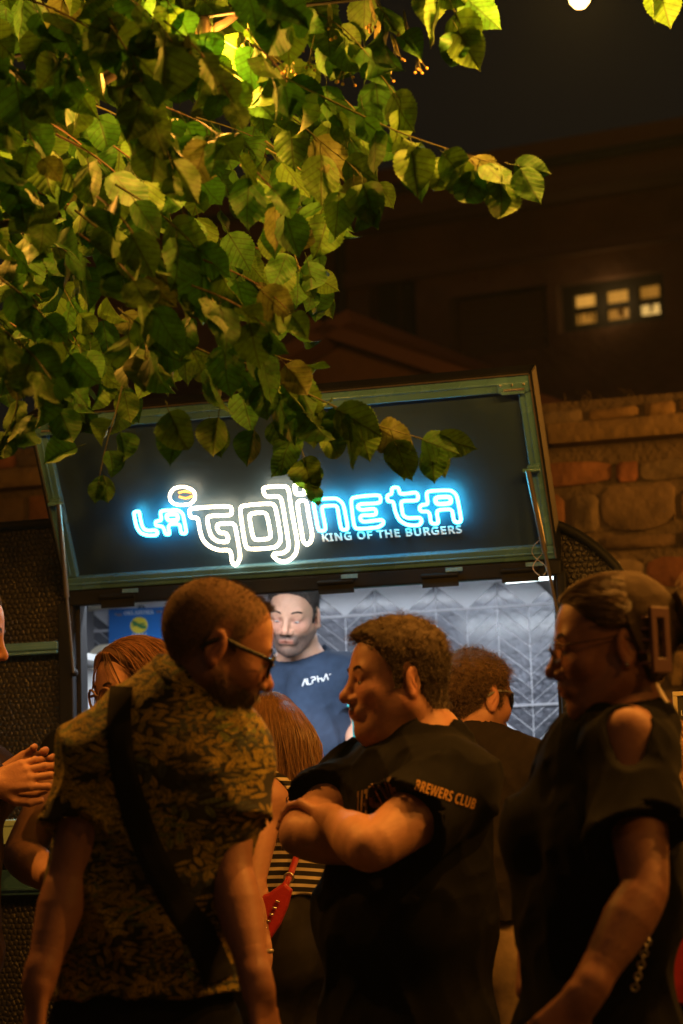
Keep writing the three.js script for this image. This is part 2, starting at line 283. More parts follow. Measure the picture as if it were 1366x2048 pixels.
  part(an, 'roof', box(3.1, .09, 3.3, -1.4, 0, -1.4).rotateZ(.372).translate(.03, g0.y + .2, 0), R);
}
// ---------------------------------------------------------------- unseen street lamp beyond the right edge, placed to light the wall and the house
{
  const p = V(3.3, 0, -8.5), l = thing('unseen_street_lamp', 'unseen tall street lamp with a warm orange globe, out of view right of the truck', 'street lamp', p), iron = std(.03, .03, .03, .5, .6);
  part(l, 'post', new THREE.LatheGeometry([[0, 0], [.16, 0], [.15, .12], [.08, .3], [.05, .6], [.04, 2.6], [.06, 2.7], [.03, 2.8], [0, 2.8]].map((q) => new THREE.Vector2(...q)), 20), iron);
  const b = part(l, 'lamp_globe', new THREE.SphereGeometry(.16, 20, 14).translate(0, 2.96, 0), new THREE.MeshStandardMaterial({ color: C(.8, .6, .4), emissive: C(1, .45, .08), emissiveIntensity: 6 }));
  part(b, 'cap', new THREE.ConeGeometry(.17, .12, 20).translate(0, 3.16, 0), iron);
  const pl = new THREE.PointLight(C(1, .36, .04), 20, 0, 2); pl.position.set(p.x, 2.96, p.z); pl.shadow.radius = 7; pl.castShadow = true; scene.add(pl);
}
// ---------------------------------------------------------------- food truck
const M_green = new THREE.MeshPhysicalMaterial({ color: C(.09, .24, .36), roughness: .42, metalness: .1, clearcoat: .3, clearcoatRoughness: .35, roughnessMap: rep(T_wear, 3), bumpMap: rep(T_fine, 3), bumpScale: .0008 });
const M_black = new THREE.MeshPhysicalMaterial({ specularIntensity: .25, color: C(.011, .012, .014), roughness: .5, bumpMap: rep(T_fine, 4), bumpScale: .0006 });
const M_hammer = new THREE.MeshStandardMaterial({ color: C(.05, .046, .042), roughness: .36, metalness: .5, bumpMap: rep(T_hammer, 3.4), bumpScale: .006 });
const M_metal = new THREE.MeshStandardMaterial({ color: C(.5, .48, .45), roughness: .28, metalness: .9 });
const M_cream = std(.72, .64, .5, .5), M_white = std(.75, .76, .76, .45);
const uvXY = (g, s = 1) => { const p = g.attributes.position, uv = g.attributes.uv; for (let i = 0; i < p.count; i++) uv.setXY(i, (p.getX(i) + p.getZ(i)) * s, (p.getY(i) + .37 * p.getZ(i)) * s); return g; };
const truck = thing('food_truck', 'black and teal food truck with its serving hatch open under the neon sign', 'food truck', TRP); truck.rotation.y = TRY;
const HY = 2.019, HW = 1.542, HL = .566, HA = THREE.MathUtils.degToRad(27.2), SILL = tl(650, 1556, .02).y;
const oL = tl(155, 1300, 0).x, oR = tl(1121, 1300, 0).x, oT = tl(636, 1175, 0).y;
const roofY = tl(98, 1047, 0).y, rim = [[1113, 1050], [1140, 1060], [1177, 1083], [1208, 1108], [1233, 1133], [1252, 1163], [1270, 1205], [1284, 1260], [1293, 1340]].map((q) => tl(...q, 0));
const FLOORY = .52, XL = -3.4, XR = rim[8].x, DEEP = 1.72;
{
  // outline of the front: flat top, rounded shoulder on the right
  const outline = (grow = 0, bottom = FLOORY - .12) => { const s = new THREE.Shape(); s.moveTo(XL, bottom); s.lineTo(XR + grow, bottom); s.lineTo(XR + grow, rim[8].y); for (let i = 7; i >= 0; i--) s.lineTo(rim[i].x + grow * .8, rim[i].y + grow * .8); s.lineTo(rim[0].x - .12, roofY + grow + .004); s.lineTo(XL, roofY + grow); s.closePath(); return s; };
  const front = outline(), hole = new THREE.Path(); hole.moveTo(oL, SILL); hole.lineTo(oL, oT); hole.lineTo(oR, oT); hole.lineTo(oR, SILL); hole.closePath(); front.holes.push(hole);
  part(truck, 'body', uvXY(new THREE.ExtrudeGeometry(front, { depth: .04, bevelEnabled: false }).translate(0, 0, -.04)), M_hammer);
  const TAPER = .38, far = rim.map((r) => V(r.x - TAPER, r.y - .06, 0));            // the body narrows towards its far side
  const back = new THREE.Shape(); back.moveTo(XL, FLOORY - .12); back.lineTo(XR - TAPER, FLOORY - .12); for (let i = 8; i >= 0; i--) back.lineTo(far[i].x, far[i].y); back.lineTo(XL, roofY - .05); back.closePath();
  part(truck, 'back_wall', uvXY(new THREE.ExtrudeGeometry(back, { depth: .04, bevelEnabled: false }).translate(0, 0, -DEEP)), M_hammer);
  part(truck, 'floor', box(XR - XL - .02, .06, DEEP - .08, (XL + XR) / 2, FLOORY, -DEEP / 2), M_black);
  // roof and right end as one shell
  const top = [V(XL, roofY - .002, 0), V(rim[0].x - .12, roofY + .002, 0), ...rim.map((r) => V(r.x - .002, r.y, 0)), V(XR - .002, FLOORY - .1, 0)], low = [V(XL, roofY - .052, 0), V(far[0].x - .12, roofY - .05, 0), ...far, V(XR - TAPER, FLOORY - .1, 0)];
  const sp = [], si = []; top.forEach((q, i) => { sp.push(q.x, q.y, -.04, low[i].x, low[i].y, -DEEP + .02); if (i) { const o = i * 2 - 2; si.push(o, o + 2, o + 1, o + 1, o + 2, o + 3); } });
  const sg = new THREE.BufferGeometry(); sg.setAttribute('position', new THREE.Float32BufferAttribute(sp, 3)); sg.setAttribute('uv', new THREE.Float32BufferAttribute(new Float32Array(sp.length / 3 * 2), 2)); sg.setIndex(si); sg.computeVertexNormals();
  part(truck, 'roof_shell', uvXY(sg), new THREE.MeshStandardMaterial({ color: C(.12, .1, .085), roughness: .6, side: THREE.DoubleSide, bumpMap: rep(T_fine, 2), bumpScale: .001 }));
  part(truck, 'left_end_wall', box(.04, roofY - FLOORY, DEEP - .08, XL + .02, (roofY + FLOORY) / 2, -DEEP / 2), M_black);
  // edge trim along the outline
  const trim = part(truck, 'edge_trim', tube([V(XL, roofY, .012), V(-1.5, roofY, .012), V(0, roofY + .002, .012), V(rim[0].x - .12, roofY + .004, .012), ...rim.map((r) => V(r.x, r.y, .012)), V(XR, 1.2, .012), V(XR, FLOORY - .1, .012)], .014, 160, 8), M_black);
  // posts and header round the opening
  part(truck, 'door_post', uvXY(box(.05, oT - SILL, .03, oL - .027, (oT + SILL) / 2, .016, .006)), M_black);
  part(truck, 'door_post', uvXY(box(.03, oT - SILL, .03, oR + .017, (oT + SILL) / 2, .016, .006)), M_black);
  part(truck, 'jamb_lining', box(.012, oT - SILL, .05, oL + .006, (oT + SILL) / 2, -.022), M_black);
  part(truck, 'jamb_lining', box(.012, oT - SILL, .05, oR - .006, (oT + SILL) / 2, -.022), M_black);
  part(truck, 'header', box(HW + .02, HY - oT + .012, .034, 0, (HY + oT) / 2 - .006, .016, .006), M_black);
  for (const x of [-.6, -.36, .1, .42, .66]) { const h = part(truck, 'hinge', merge([new THREE.CylinderGeometry(.008, .008, .11, 10).rotateZ(PI / 2).translate(x, HY - .026, .038), box(.11, .03, .004, x, HY - .045, .0355)]), M_black); part(h, 'hinge_leaf', box(.05, .012, .005, x + .045, HY - .012, .045), M_green); }
  // serving counter, teal band, trim on the left
  part(truck, 'counter', merge([uvXY(box(oR - oL + .06, .018, .34, 0, SILL - .008, .03, .006)), uvXY(box(oR - oL + .06, .03, .012, 0, SILL - .032, .194))]), M_black);
  part(truck, 'counter_edge', box(oR - oL + .06, .006, .006, 0, SILL + .002, .2), M_metal);
  const by = tl(620, 1776, .03).y, ty = tl(620, 1722, .03).y;
  part(truck, 'teal_band', uvXY(box(3.9, ty - by, .04, -1.2, (ty + by) / 2, .024, .006)), M_green);
  part(truck, 'teal_rail', box(3.9, .012, .05, -1.2, by + .02, .03, .004), M_green);
  const sy = tl(30, 1648, .1).y, sx = tl(60, 1648, .1).x;
  part(truck, 'side_shelf', merge([box(1.2, .022, .26, sx - .5, sy, .13, .006), box(1.2, .05, .012, sx - .5, sy - .035, .25)]), std(.3, .44, .36, .4));
  const gy = tl(60, 1298, .02).y, gx = tl(119, 1298, .02).x;
  part(truck, 'teal_trim', merge([box(2, .026, .03, gx - 1, gy + .006, .02, .005), box(2, .008, .04, gx - 1, gy - .014, .022)]), M_green);
  // wheel below, mostly in the dark
  for (const x of [-1.5, 1.0]) { const wh = part(truck, 'wheel', new THREE.TorusGeometry(.24, .1, 14, 30).translate(x, .34, -.1), std(.015, .015, .015, .9)); part(wh, 'rim', new THREE.CylinderGeometry(.2, .2, .1, 24).rotateX(PI / 2).translate(x, .34, -.1), M_metal); }
  // ---- inside
  const BZ = -DEEP + .06, CEIL = roofY - .05;
  part(truck, 'inner_wall', uvXY(box(2.0, CEIL - FLOORY, .02, -.42, (FLOORY + CEIL) / 2, BZ + .0049)), new THREE.MeshStandardMaterial({ color: C(.7, .71, .78), roughness: .4 }));
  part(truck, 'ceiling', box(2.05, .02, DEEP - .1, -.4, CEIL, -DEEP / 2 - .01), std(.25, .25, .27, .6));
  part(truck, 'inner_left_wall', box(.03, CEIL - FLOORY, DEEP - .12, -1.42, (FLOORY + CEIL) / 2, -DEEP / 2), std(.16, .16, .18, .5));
  // herringbone tiles, every tile by itself, seams between two sheets of them
  const tw_ = .1155, th = .05, rise = .092, gap = .0052;
  const tile = (dir) => { const s = new THREE.Shape(), g = gap / 2, a = dir > 0 ? 0 : rise, b = dir > 0 ? rise : 0; s.moveTo(g, a + g); s.lineTo(tw_ - g, b + g); s.lineTo(tw_ - g, b + th - g); s.lineTo(g, a + th - g); s.closePath(); return uvXY(new THREE.ExtrudeGeometry(s, { depth: .004, bevelEnabled: true, bevelSize: .0022, bevelThickness: .003, bevelSegments: 2, curveSegments: 1 }), 1); };
  const tg = [tile(1), tile(-1)], tm = [[.105, .11, .14], [.09, .095, .125], [.12, .126, .16]].map((c) => new THREE.MeshPhysicalMaterial({ color: C(...c), roughness: .26, metalness: .35, clearcoat: .8, clearcoatRoughness: .12, bumpMap: rep(T_noise, 4), bumpScale: .003 }));
  const x0 = tl(695, 1300, BZ).x - 12 * tw_ , seam = [tl(695, 1428, BZ).y, tl(695, 1233, BZ).y];
  for (let i = 0; i < 20; i++) for (let j = 0; j < 14; j++) { if (seam[0] - .14 + j * th > CEIL - .15) continue; const m = part(truck, 'tile', tg[i % 2], tm[Math.floor(rnd() * 3)]); m.position.set(x0 + i * tw_, seam[0] - .14 + j * th, BZ + .0085 + rr(0, .0006)); m.rotation.y = rr(-.005, .005); }
  for (const y of seam) part(truck, 'seam_strip', box(20 * tw_, .009, .012, x0 + 10 * tw_, y, BZ + .016), std(.5, .5, .56, .4));
  // cream cornice strip and dark window in a cream rounded frame on the left
  const c0 = [[150, 1222], [240, 1208], [340, 1196], [440, 1189], [560, 1184], [650, 1180]].map((q) => tl(...q, BZ + .06));
  part(truck, 'cream_cornice', tube(c0, .011, 40, 8), M_cream);
  const f0 = tl(176, 1292, BZ + .05), f1 = tl(392, 1460, BZ + .05), rs = (m) => { const s = new THREE.Shape(), a = f0.x + m, b = f1.x - m, c = f1.y - .1 + m, d = f0.y - m, r = .07 - m; s.moveTo(a, c); s.lineTo(b, c); s.lineTo(b, d - r); s.quadraticCurveTo(b, d, b - r, d); s.lineTo(a + r, d); s.quadraticCurveTo(a, d, a, d - r); s.closePath(); return s; };
  const fs = rs(0); fs.holes.push(rs(.018)); const wf = part(truck, 'window_frame', new THREE.ExtrudeGeometry(fs, { depth: .02, bevelEnabled: true, bevelSize: .003, bevelThickness: .003, bevelSegments: 2 }).translate(0, 0, BZ + .03), M_cream);
  part(wf, 'window_pane', new THREE.ExtrudeGeometry(rs(.012), { depth: .01, bevelEnabled: false }).translate(0, 0, BZ + .026), std(.02, .022, .025, .12));
  const sf = tl(172, 1312, -.62); part(truck, 'wall_shelf', box(.3, .022, .5, sf.x - .1, sf.y - .01, -.62).translate(0, 0, 0), M_white);
  part(truck, 'wall_cabinet', box(.24, .2, .4, sf.x - .17, sf.y - .13, -.66, .01), M_white);
  // LED batten at the ceiling front, out of view, placed to light the vendor
  const l0 = tl(1012, 1163, -.3), l1 = tl(1109, 1155, -.3); const led = part(truck, 'unseen_led_batten', box(1.45, .02, .05, l1.x - .725, CEIL - .022, -.11, .004), M_white);
  part(led, 'led_strip', tube([tl(1012, 1163, -.14), tl(1060, 1159, -.14), tl(1109, 1154, -.14)], .007, 8, 8), new THREE.MeshStandardMaterial({ color: C(.8, .9, .95), emissive: C(.8, .97, 1), emissiveIntensity: 5 }));
  const lamp = part(led, 'led_strip', box(1.43, .012, .04, l1.x - .725, CEIL - .04, -.11, .005), new THREE.MeshStandardMaterial({ color: C(.8, .9, .95), emissive: C(.8, .97, 1), emissiveIntensity: 9 }));
  const led2 = part(truck, 'unseen_led_batten', box(1.6, .02, .06, -.35, CEIL - .022, -1.25, .004), M_white);  // second batten, also out of view, lights the tiled back wall
  part(led2, 'led_strip', box(1.58, .012, .05, -.35, CEIL - .038, -1.25, .005), new THREE.MeshStandardMaterial({ color: C(.8, .9, .95), emissive: C(.86, .93, 1), emissiveIntensity: 9 }));
  for (const [x, y, z, w, pow] of [[l1.x - .725, CEIL - .052, -.11, 1.4, 155], [-.35, CEIL - .052, -1.25, 1.55, 30]]) {
    const a = new THREE.RectAreaLight(C(.88, .94, 1), pow, w, .05); a.position.copy(tw(x, y, z)); a.rotation.set(0, TRY, 0); a.rotateX(-PI / 2); scene.add(a);
  }
}
// ---- the hatch, its frame, stays and fittings
const HM = TRM.clone().multiply(new THREE.Matrix4().makeBasis(V(1, 0, 0), V(0, Math.cos(HA), Math.sin(HA)), V(0, -Math.sin(HA), Math.cos(HA))).setPosition(0, HY, .03)), HI = HM.clone().invert(), HN = V(0, 0, 1).transformDirection(HM);
const hl = (px, py, off = 0) => onPlane(px, py, V(0, 0, off).applyMatrix4(HM), HN).applyMatrix4(HI);
const HT = TRI.clone().multiply(HM);                              // hatch axes -> truck axes
{
  const put = (g) => g.applyMatrix4(HT);
  const hatch = part(truck, 'hatch', put(uvXY(merge([box(HW - .06, HL - .06, .02, 0, HL / 2, -.03)]))), new THREE.MeshStandardMaterial({ color: C(.02, .048, .082), roughness: .5, bumpMap: rep(T_fine, 3), bumpScale: .0008 }));
  part(hatch, 'outer_skin', put(merge([box(HW + .012, HL + .012, .02, 0, HL / 2, -.052, .005), box(.008, HL + .012, .05, -HW / 2 - .002, HL / 2, -.02), box(.008, HL + .012, .05, HW / 2 + .002, HL / 2, -.02), box(HW + .012, .008, .05, 0, HL + .002, -.02)])), M_black);
  const bar = (w, h, x, y) => part(hatch, 'frame_bar', put(uvXY(merge([box(w, h, .04, x, y, -.02, .005), w > h ? box(w - .02, .006, .006, x, y, .001, .002) : box(.006, h - .02, .006, x, y, .001, .002)]))), M_green);
  bar(HW, .056, 0, HL - .028); bar(HW, .042, 0, .021); bar(.044, HL - .1, -HW / 2 + .022, HL / 2 - .007); bar(.044, HL - .1, HW / 2 - .022, HL / 2 - .007);
  for (const s of [-1, 1]) part(hatch, 'bright_edge', put(box(.004, HL - .01, .006, s * (HW / 2 - .003), HL / 2, .003)), M_metal);  // thin metal strips stand in for the highlights along the frame edges
  part(hatch, 'bright_edge', put(box(HW - .01, .004, .006, 0, HL - .003, .003)), M_metal);
  for (const s of [-1, 1]) {                                      // sliding bolt near the upper corners
    const q = s > 0 ? hl(1025, 776, .01) : hl(100, 858, .01);
    const l = part(hatch, 'latch', put(merge([box(.088, .03, .008, q.x, q.y, .006, .003), box(.07, .012, .014, q.x, q.y - .012, .012, .004)])), M_green);
    part(l, 'latch_bolt', put(new THREE.CylinderGeometry(.0035, .0035, .06, 8).rotateZ(PI / 2).translate(q.x + .005, q.y - .003, .018)), M_metal);
    for (const k of [-.034, 0, .034]) part(l, 'screw', put(new THREE.SphereGeometry(.004, 8, 6).translate(q.x + k, q.y + .009, .011)), M_metal);
    const b = s > 0 ? hl(1066, 940, .02) : hl(110, 1008, .02);
    const br = part(hatch, 'strut_bracket', put(merge([box(.036, .024, .02, b.x, b.y, .01, .004), new THREE.CylinderGeometry(.006, .006, .05, 10).rotateZ(PI / 2).translate(b.x - s * .004, b.y, .022)])), M_green);
    const a = V(b.x - s * .014, b.y, .024).applyMatrix4(HT), e = s > 0 ? tl(1117, 1235, .045) : tl(147, 1345, .045), mid = a.clone().lerp(e, .55);
    const st = part(truck, 'gas_strut', taper([a, a.clone().lerp(mid, .5), mid], .0085, .0085, 6, 10), M_metal);
    part(st, 'strut_rod', taper([mid, mid.clone().lerp(e, .5), e], .005, .005, 6, 8), M_metal); part(st, 'strut_foot', new THREE.SphereGeometry(.012, 10, 8).translate(e.x, e.y, e.z - .008), M_black);
    if (s > 0) { const w0 = V(.70, .03, .012).applyMatrix4(HT); for (let k = 0; k < 2; k++) { const ps = []; for (let i = 0; i < 9; i++) ps.push(V(w0.x + .025 + .022 * Math.sin(i * .8 + k * 2.4), w0.y + .04 - i * .014, w0.z + .012 + .012 * Math.sin(i * .9 + k))); part(truck, 'cable', tube(ps, .0011, 40, 5), std(.55, .5, .42, .5)); } }
  }
}
// ---------------------------------------------------------------- neon sign on the hatch (the drawn figure above the words is left out; only the little burger stays)
{
  const sign = thing('neon_sign', 'white and blue neon lettering on the dark open hatch of the food truck', 'neon sign'); sign.applyMatrix4(HM);
  const warm = new THREE.MeshStandardMaterial({ color: C(.9, .85, .7), emissive: C(1, .8, .5), emissiveIntensity: 11, roughness: .4 });
  const blue = new THREE.MeshStandardMaterial({ color: C(.7, .9, 1), emissive: C(.06, .72, 1), emissiveIntensity: 17, roughness: .4 });
  const amber = new THREE.MeshStandardMaterial({ color: C(1, .6, .2), emissive: C(1, .36, .05), emissiveIntensity: 3, roughness: .4 });
  const OFF = .006;
  const glyph = (name, mat, ox, oy, s, list, r = .0052, round = .012, closed = true) => {
    const q = []; for (let i = 0; i < list.length; i += 2) { const p = hl(ox + list[i] / s, oy + list[i + 1] / s, OFF); p.z = OFF; q.push(p); }
    const n = q.length, out = [];
    for (let i = 0; i < n; i++) {
      if (!closed && (i === 0 || i === n - 1)) { out.push(q[i]); continue; }
      const a = q[(i + n - 1) % n], b = q[i], c = q[(i + 1) % n], u = a.clone().sub(b), v = c.clone().sub(b), m = Math.min(round, u.length() * .42, v.length() * .42); u.setLength(m); v.setLength(m);
      for (const t of [0, .5, 1]) out.push(b.clone().addScaledVector(u, (1 - t) * (1 - t)).addScaledVector(v, t * t));
    }
    const m = part(sign, name, tube(out, r, out.length * 3, 8, closed), mat); m.castShadow = false; return m;
  };
  const z1 = [255, 1000, 10.508], z2 = [370, 990, 10.508], z3 = [470, 950, 8.035], z4 = [620, 970, 8.5375], z5 = [760, 950, 7.589];
  glyph('neon_letter', blue, ...z1, [135, 262, 190, 243, 248, 243, 268, 380, 300, 520, 345, 615, 430, 645, 595, 632, 640, 690, 600, 742, 420, 745, 280, 700, 200, 590, 160, 440]);
  glyph('neon_letter', blue, ...z1, [683, 232, 1060, 214, 1155, 280, 1192, 440, 1236, 700, 1130, 712, 1098, 530, 1050, 505, 890, 512, 855, 570, 888, 720, 800, 728, 748, 555, 590, 540, 588, 450, 700, 432, 712, 385]);
  glyph('neon_letter', blue, ...z1, [825, 312, 1045, 302, 1058, 420, 860, 432, 818, 370], .0062, .006);
  glyph('neon_letter', warm, ...z2, [85, 290, 980, 240, 988, 420, 460, 448, 500, 720, 560, 890, 700, 984, 900, 984, 905, 880, 860, 795, 730, 800, 672, 700, 682, 612, 1010, 596, 1055, 660, 1100, 900, 1168, 1330, 1060, 1490, 990, 1420, 955, 1150, 720, 1165, 500, 1080, 370, 940, 310, 740, 268, 470, 110, 478]);
  glyph('neon_letter', warm, ...z3, [78, 500, 630, 458, 685, 690, 740, 1060, 660, 1164, 190, 1194, 150, 1050]);
  glyph('neon_letter', warm, ...z3, [225, 620, 503, 602, 580, 1020, 300, 1046]);
  glyph('neon_letter', warm, ...z3, [440, 200, 848, 180, 900, 520, 1005, 1100, 985, 1260, 890, 1365, 770, 1402, 670, 1365, 600, 1285, 640, 1262, 780, 1258, 865, 1180, 860, 1080, 735, 345, 480, 348]);
  glyph('neon_letter', warm, ...z3, [955, 155, 1112, 148, 1132, 302, 980, 310], .0062, .008);
  glyph('neon_letter', warm, ...z3, [1000, 420, 1145, 402, 1180, 640, 1245, 980, 1215, 1080, 1150, 1130, 1098, 1070, 1060, 860]);
  glyph('neon_letter', blue, ...z4, [52, 255, 450, 226, 555, 300, 590, 420, 648, 765, 535, 770, 465, 380, 430, 350, 210, 365, 205, 420, 270, 780, 150, 790, 100, 540]);
  glyph('neon_letter', blue, ...z4, [700, 220, 1200, 170, 1210, 305, 850, 328, 800, 375, 860, 428, 1120, 405, 1135, 510, 870, 522, 850, 580, 900, 630, 1240, 596, 1262, 650, 1180, 722, 765, 752, 730, 560]);
  glyph('neon_letter', blue, ...z5, [178, 190, 285, 188, 296, 292, 550, 266, 580, 310, 572, 386, 320, 398, 325, 480, 350, 620, 420, 655, 610, 648, 638, 700, 600, 762, 420, 766, 290, 690, 230, 560, 200, 400, 112, 404, 108, 305, 178, 292]);
  glyph('neon_letter', blue, ...z5, [700, 250, 1080, 232, 1160, 300, 1190, 430, 1234, 715, 1128, 722, 1095, 545, 1055, 520, 870, 536, 865, 600, 890, 742, 775, 742, 748, 552, 620, 556, 592, 500, 630, 455, 728, 448]);
  glyph('neon_letter', blue, ...z5, [835, 345, 1070, 332, 1078, 430, 850, 442], .0062, .008);
  const z6 = [220, 820, 2.97];
  glyph('neon_burger', warm, ...z6, [352, 505, 380, 462, 450, 455, 500, 480, 508, 525, 480, 560, 400, 565, 360, 545], .0044);
  glyph('neon_filling', amber, ...z6, [408, 492, 440, 484, 482, 490], .003, .006, false);
  glyph('neon_filling', amber, ...z6, [410, 515, 450, 526, 486, 512], .003, .006, false);
  // small white letters under the last word
  const font = await new FontLoader().loadAsync('fonts/droid/droid_sans_regular.typeface.json'), a = hl(641, 1087, OFF), b = hl(924, 1070, OFF);
  const txt = 'KING OF THE BURGERS', geos = [], adv = []; let x = 0; const size = .0225;
  for (const ch of txt) { const g = font.data.glyphs[ch]; adv.push(x); x += g.ha * size / font.data.resolution + .0022; if (ch === ' ') continue; }
  const k = Math.hypot(b.x - a.x, b.y - a.y) / x, ang = Math.atan2(b.y - a.y, b.x - a.x), wm = std(.85, .84, .82, .5);
  [...txt].forEach((ch, i) => { if (ch === ' ') return; const g = new TextGeometry(ch, { font, size, depth: .004, curveSegments: 5, bevelEnabled: true, bevelSize: .0006, bevelThickness: .0006, bevelSegments: 1 }).scale(k, 1, 1).translate(adv[i] * k, 0, 0).rotateZ(ang).translate(a.x, a.y, -.014); part(sign, 'letter', g, wm); });
  // light that the tubes give to the street
  for (const [px, py, w, h, c, p] of [[318, 1045, .15, .09, C(.08, .7, 1), 5], [505, 1040, .38, .26, C(1, .8, .5), 6], [780, 1025, .45, .13, C(.08, .7, 1), 6.5]]) {
    const q = hl(px, py, .02), l = new THREE.RectAreaLight(c, p, w, h); l.position.set(q.x, q.y, .02).applyMatrix4(HM); l.lookAt(V(q.x, q.y, 1).applyMatrix4(HM)); scene.add(l);
  }
}
// ---------------------------------------------------------------- number plate on the back wall, till, menu board
{
  const BZ = -DEEP + .09, a = tl(217, 1222, BZ), b = tl(340, 1283, BZ), w = b.x - a.x, h = a.y - b.y + .008;
  const t = canvasTex(512, 256, (g, W, H) => {
    g.fillStyle = '#1f6fc4'; g.fillRect(0, 0, W, H); g.fillStyle = '#dfe6f0'; g.font = 'bold 40px serif'; g.textAlign = 'center'; g.fillText('OKLAHOMA', 256, 46);
    g.fillStyle = '#e6cf3a'; g.beginPath(); g.ellipse(258, 122, 74, 58, 0, 0, 7); g.fill();
    g.strokeStyle = '#3f7d45'; g.lineWidth = 24; g.beginPath(); g.moveTo(200, 98); g.bezierCurveTo(230, 96, 270, 150, 318, 134); g.stroke(); g.lineWidth = 12; g.beginPath(); g.moveTo(206, 122); g.lineTo(306, 112); g.stroke();
    g.strokeStyle = '#e8e4dc'; g.lineWidth = 9; for (let i = 0; i < 5; i++) { g.beginPath(); g.moveTo(206 + i * 27, 178); g.lineTo(202 + i * 28, 206); g.stroke(); }
    g.fillStyle = '#cdd5e6'; for (const [x, n] of [[180, 5], [300, 6]]) for (let i = 0; i < n; i++) g.fillRect(x + i * 16 - 20, 224, 10, 12);
    g.fillStyle = '#7f6f8a'; for (const [x, y] of [[92, 44], [424, 36], [420, 232]]) g.fillRect(x - 20, y - 10, 42, 16);
  });
  const p = thing('number_plate', 'blue licence plate with a yellow emblem on the back wall of the truck', 'licence plate', tw((a.x + b.x) / 2, (a.y + b.y) / 2, BZ)); p.rotation.y = TRY; p.rotateZ(-.012);
  const uvFit = (g, W, H) => { const q = g.attributes.position, uv = g.attributes.uv; for (let i = 0; i < q.count; i++) uv.setXY(i, q.getX(i) / W + .5, q.getY(i) / H + .5); return g; };
  part(p, 'plate', uvFit(box(w, h, .006, 0, 0, 0, .002), w, h), new THREE.MeshPhysicalMaterial({ map: t, roughness: .3, clearcoat: .5 }));
  for (const [x, y] of [[-.38, .36], [.38, .36], [-.38, -.36], [.38, -.36]]) part(p, 'screw', new THREE.SphereGeometry(.004, 8, 6).translate(x * w, y * h, .004), M_metal);
  // teal machine on the counter
  const m0 = tl(700, 1418, -.45), s = thing('coffee_machine', 'teal machine with round black knobs inside the truck behind the curly haired man', 'machine', tw(0, 0, -.45)); s.rotation.y = TRY;
  const teal = std(.03, .3, .32, .35), mx = tl(822, 1414, -.45), my = tl(900, 1540, -.45), mw = .3, mh = mx.y - SILL;
  const bd = part(s, 'body', box(mw, mh, .3, mx.x, SILL + mh / 2 + .002, 0, .012), teal);
  part(s, 'top_plate', box(mw + .02, .012, .32, mx.x, mx.y + .004, 0, .004), std(.05, .4, .42, .3));
  for (let i = 0; i < 5; i++) part(s, 'knob', new THREE.CylinderGeometry(.012, .014, .02, 14).rotateX(PI / 2).translate(mx.x - .12 + i * .06, mx.y - .07, .16), M_black);
  part(s, 'drip_tray', box(mw - .1, .02, .1, mx.x, SILL + .03, .18, .004), M_metal);
  // menu board at the right edge
  const q0 = tl(1346, 1384, .32), q1 = tl(1346, 1500, .32), bw = .42, bh = (q0.y - q1.y) * 1.25, mb = thing('menu_board', 'black menu board with a pale wooden frame beside the truck at the right edge', 'menu board', tw(q0.x + bw / 2, 0, .32)); mb.rotation.y = TRY;
  const wood = std(.62, .55, .33, .5), yb = q0.y - bh;
  part(mb, 'board', box(bw - .02, bh - .02, .012, 0, q0.y - bh / 2, 0), std(.03, .03, .03, .8));
  for (const [W, H, x, y] of [[bw, .012, 0, q0.y - .006], [bw, .012, 0, yb + .006], [.012, bh - .025, -bw / 2 + .006, q0.y - bh / 2], [.012, bh - .025, bw / 2 - .006, q0.y - bh / 2]]) part(mb, 'frame_strip', box(W, H, .02, x, y, .003, .002), wood);
  const f = await new FontLoader().loadAsync('fonts/droid/droid_sans_regular.typeface.json'), lp = tl(1361, 1431, .33), pp = tl(1362, 1462, .33), cx = q0.x + bw / 2;
  part(mb, 'chalk_letter', new TextGeometry('L', { font: f, size: .014, depth: .0006 }).translate(lp.x - cx, lp.y, .0065), std(.6, .65, .62, .9));
  part(mb, 'paper_note', box(.06, .09, .002, pp.x - cx + .03, pp.y - .04, .008), std(.7, .7, .62, .8));
  for (const x of [-bw / 2 + .03, bw / 2 - .03]) part(mb, 'leg', box(.024, yb, .024, x, yb / 2, 0, .003), wood);
}
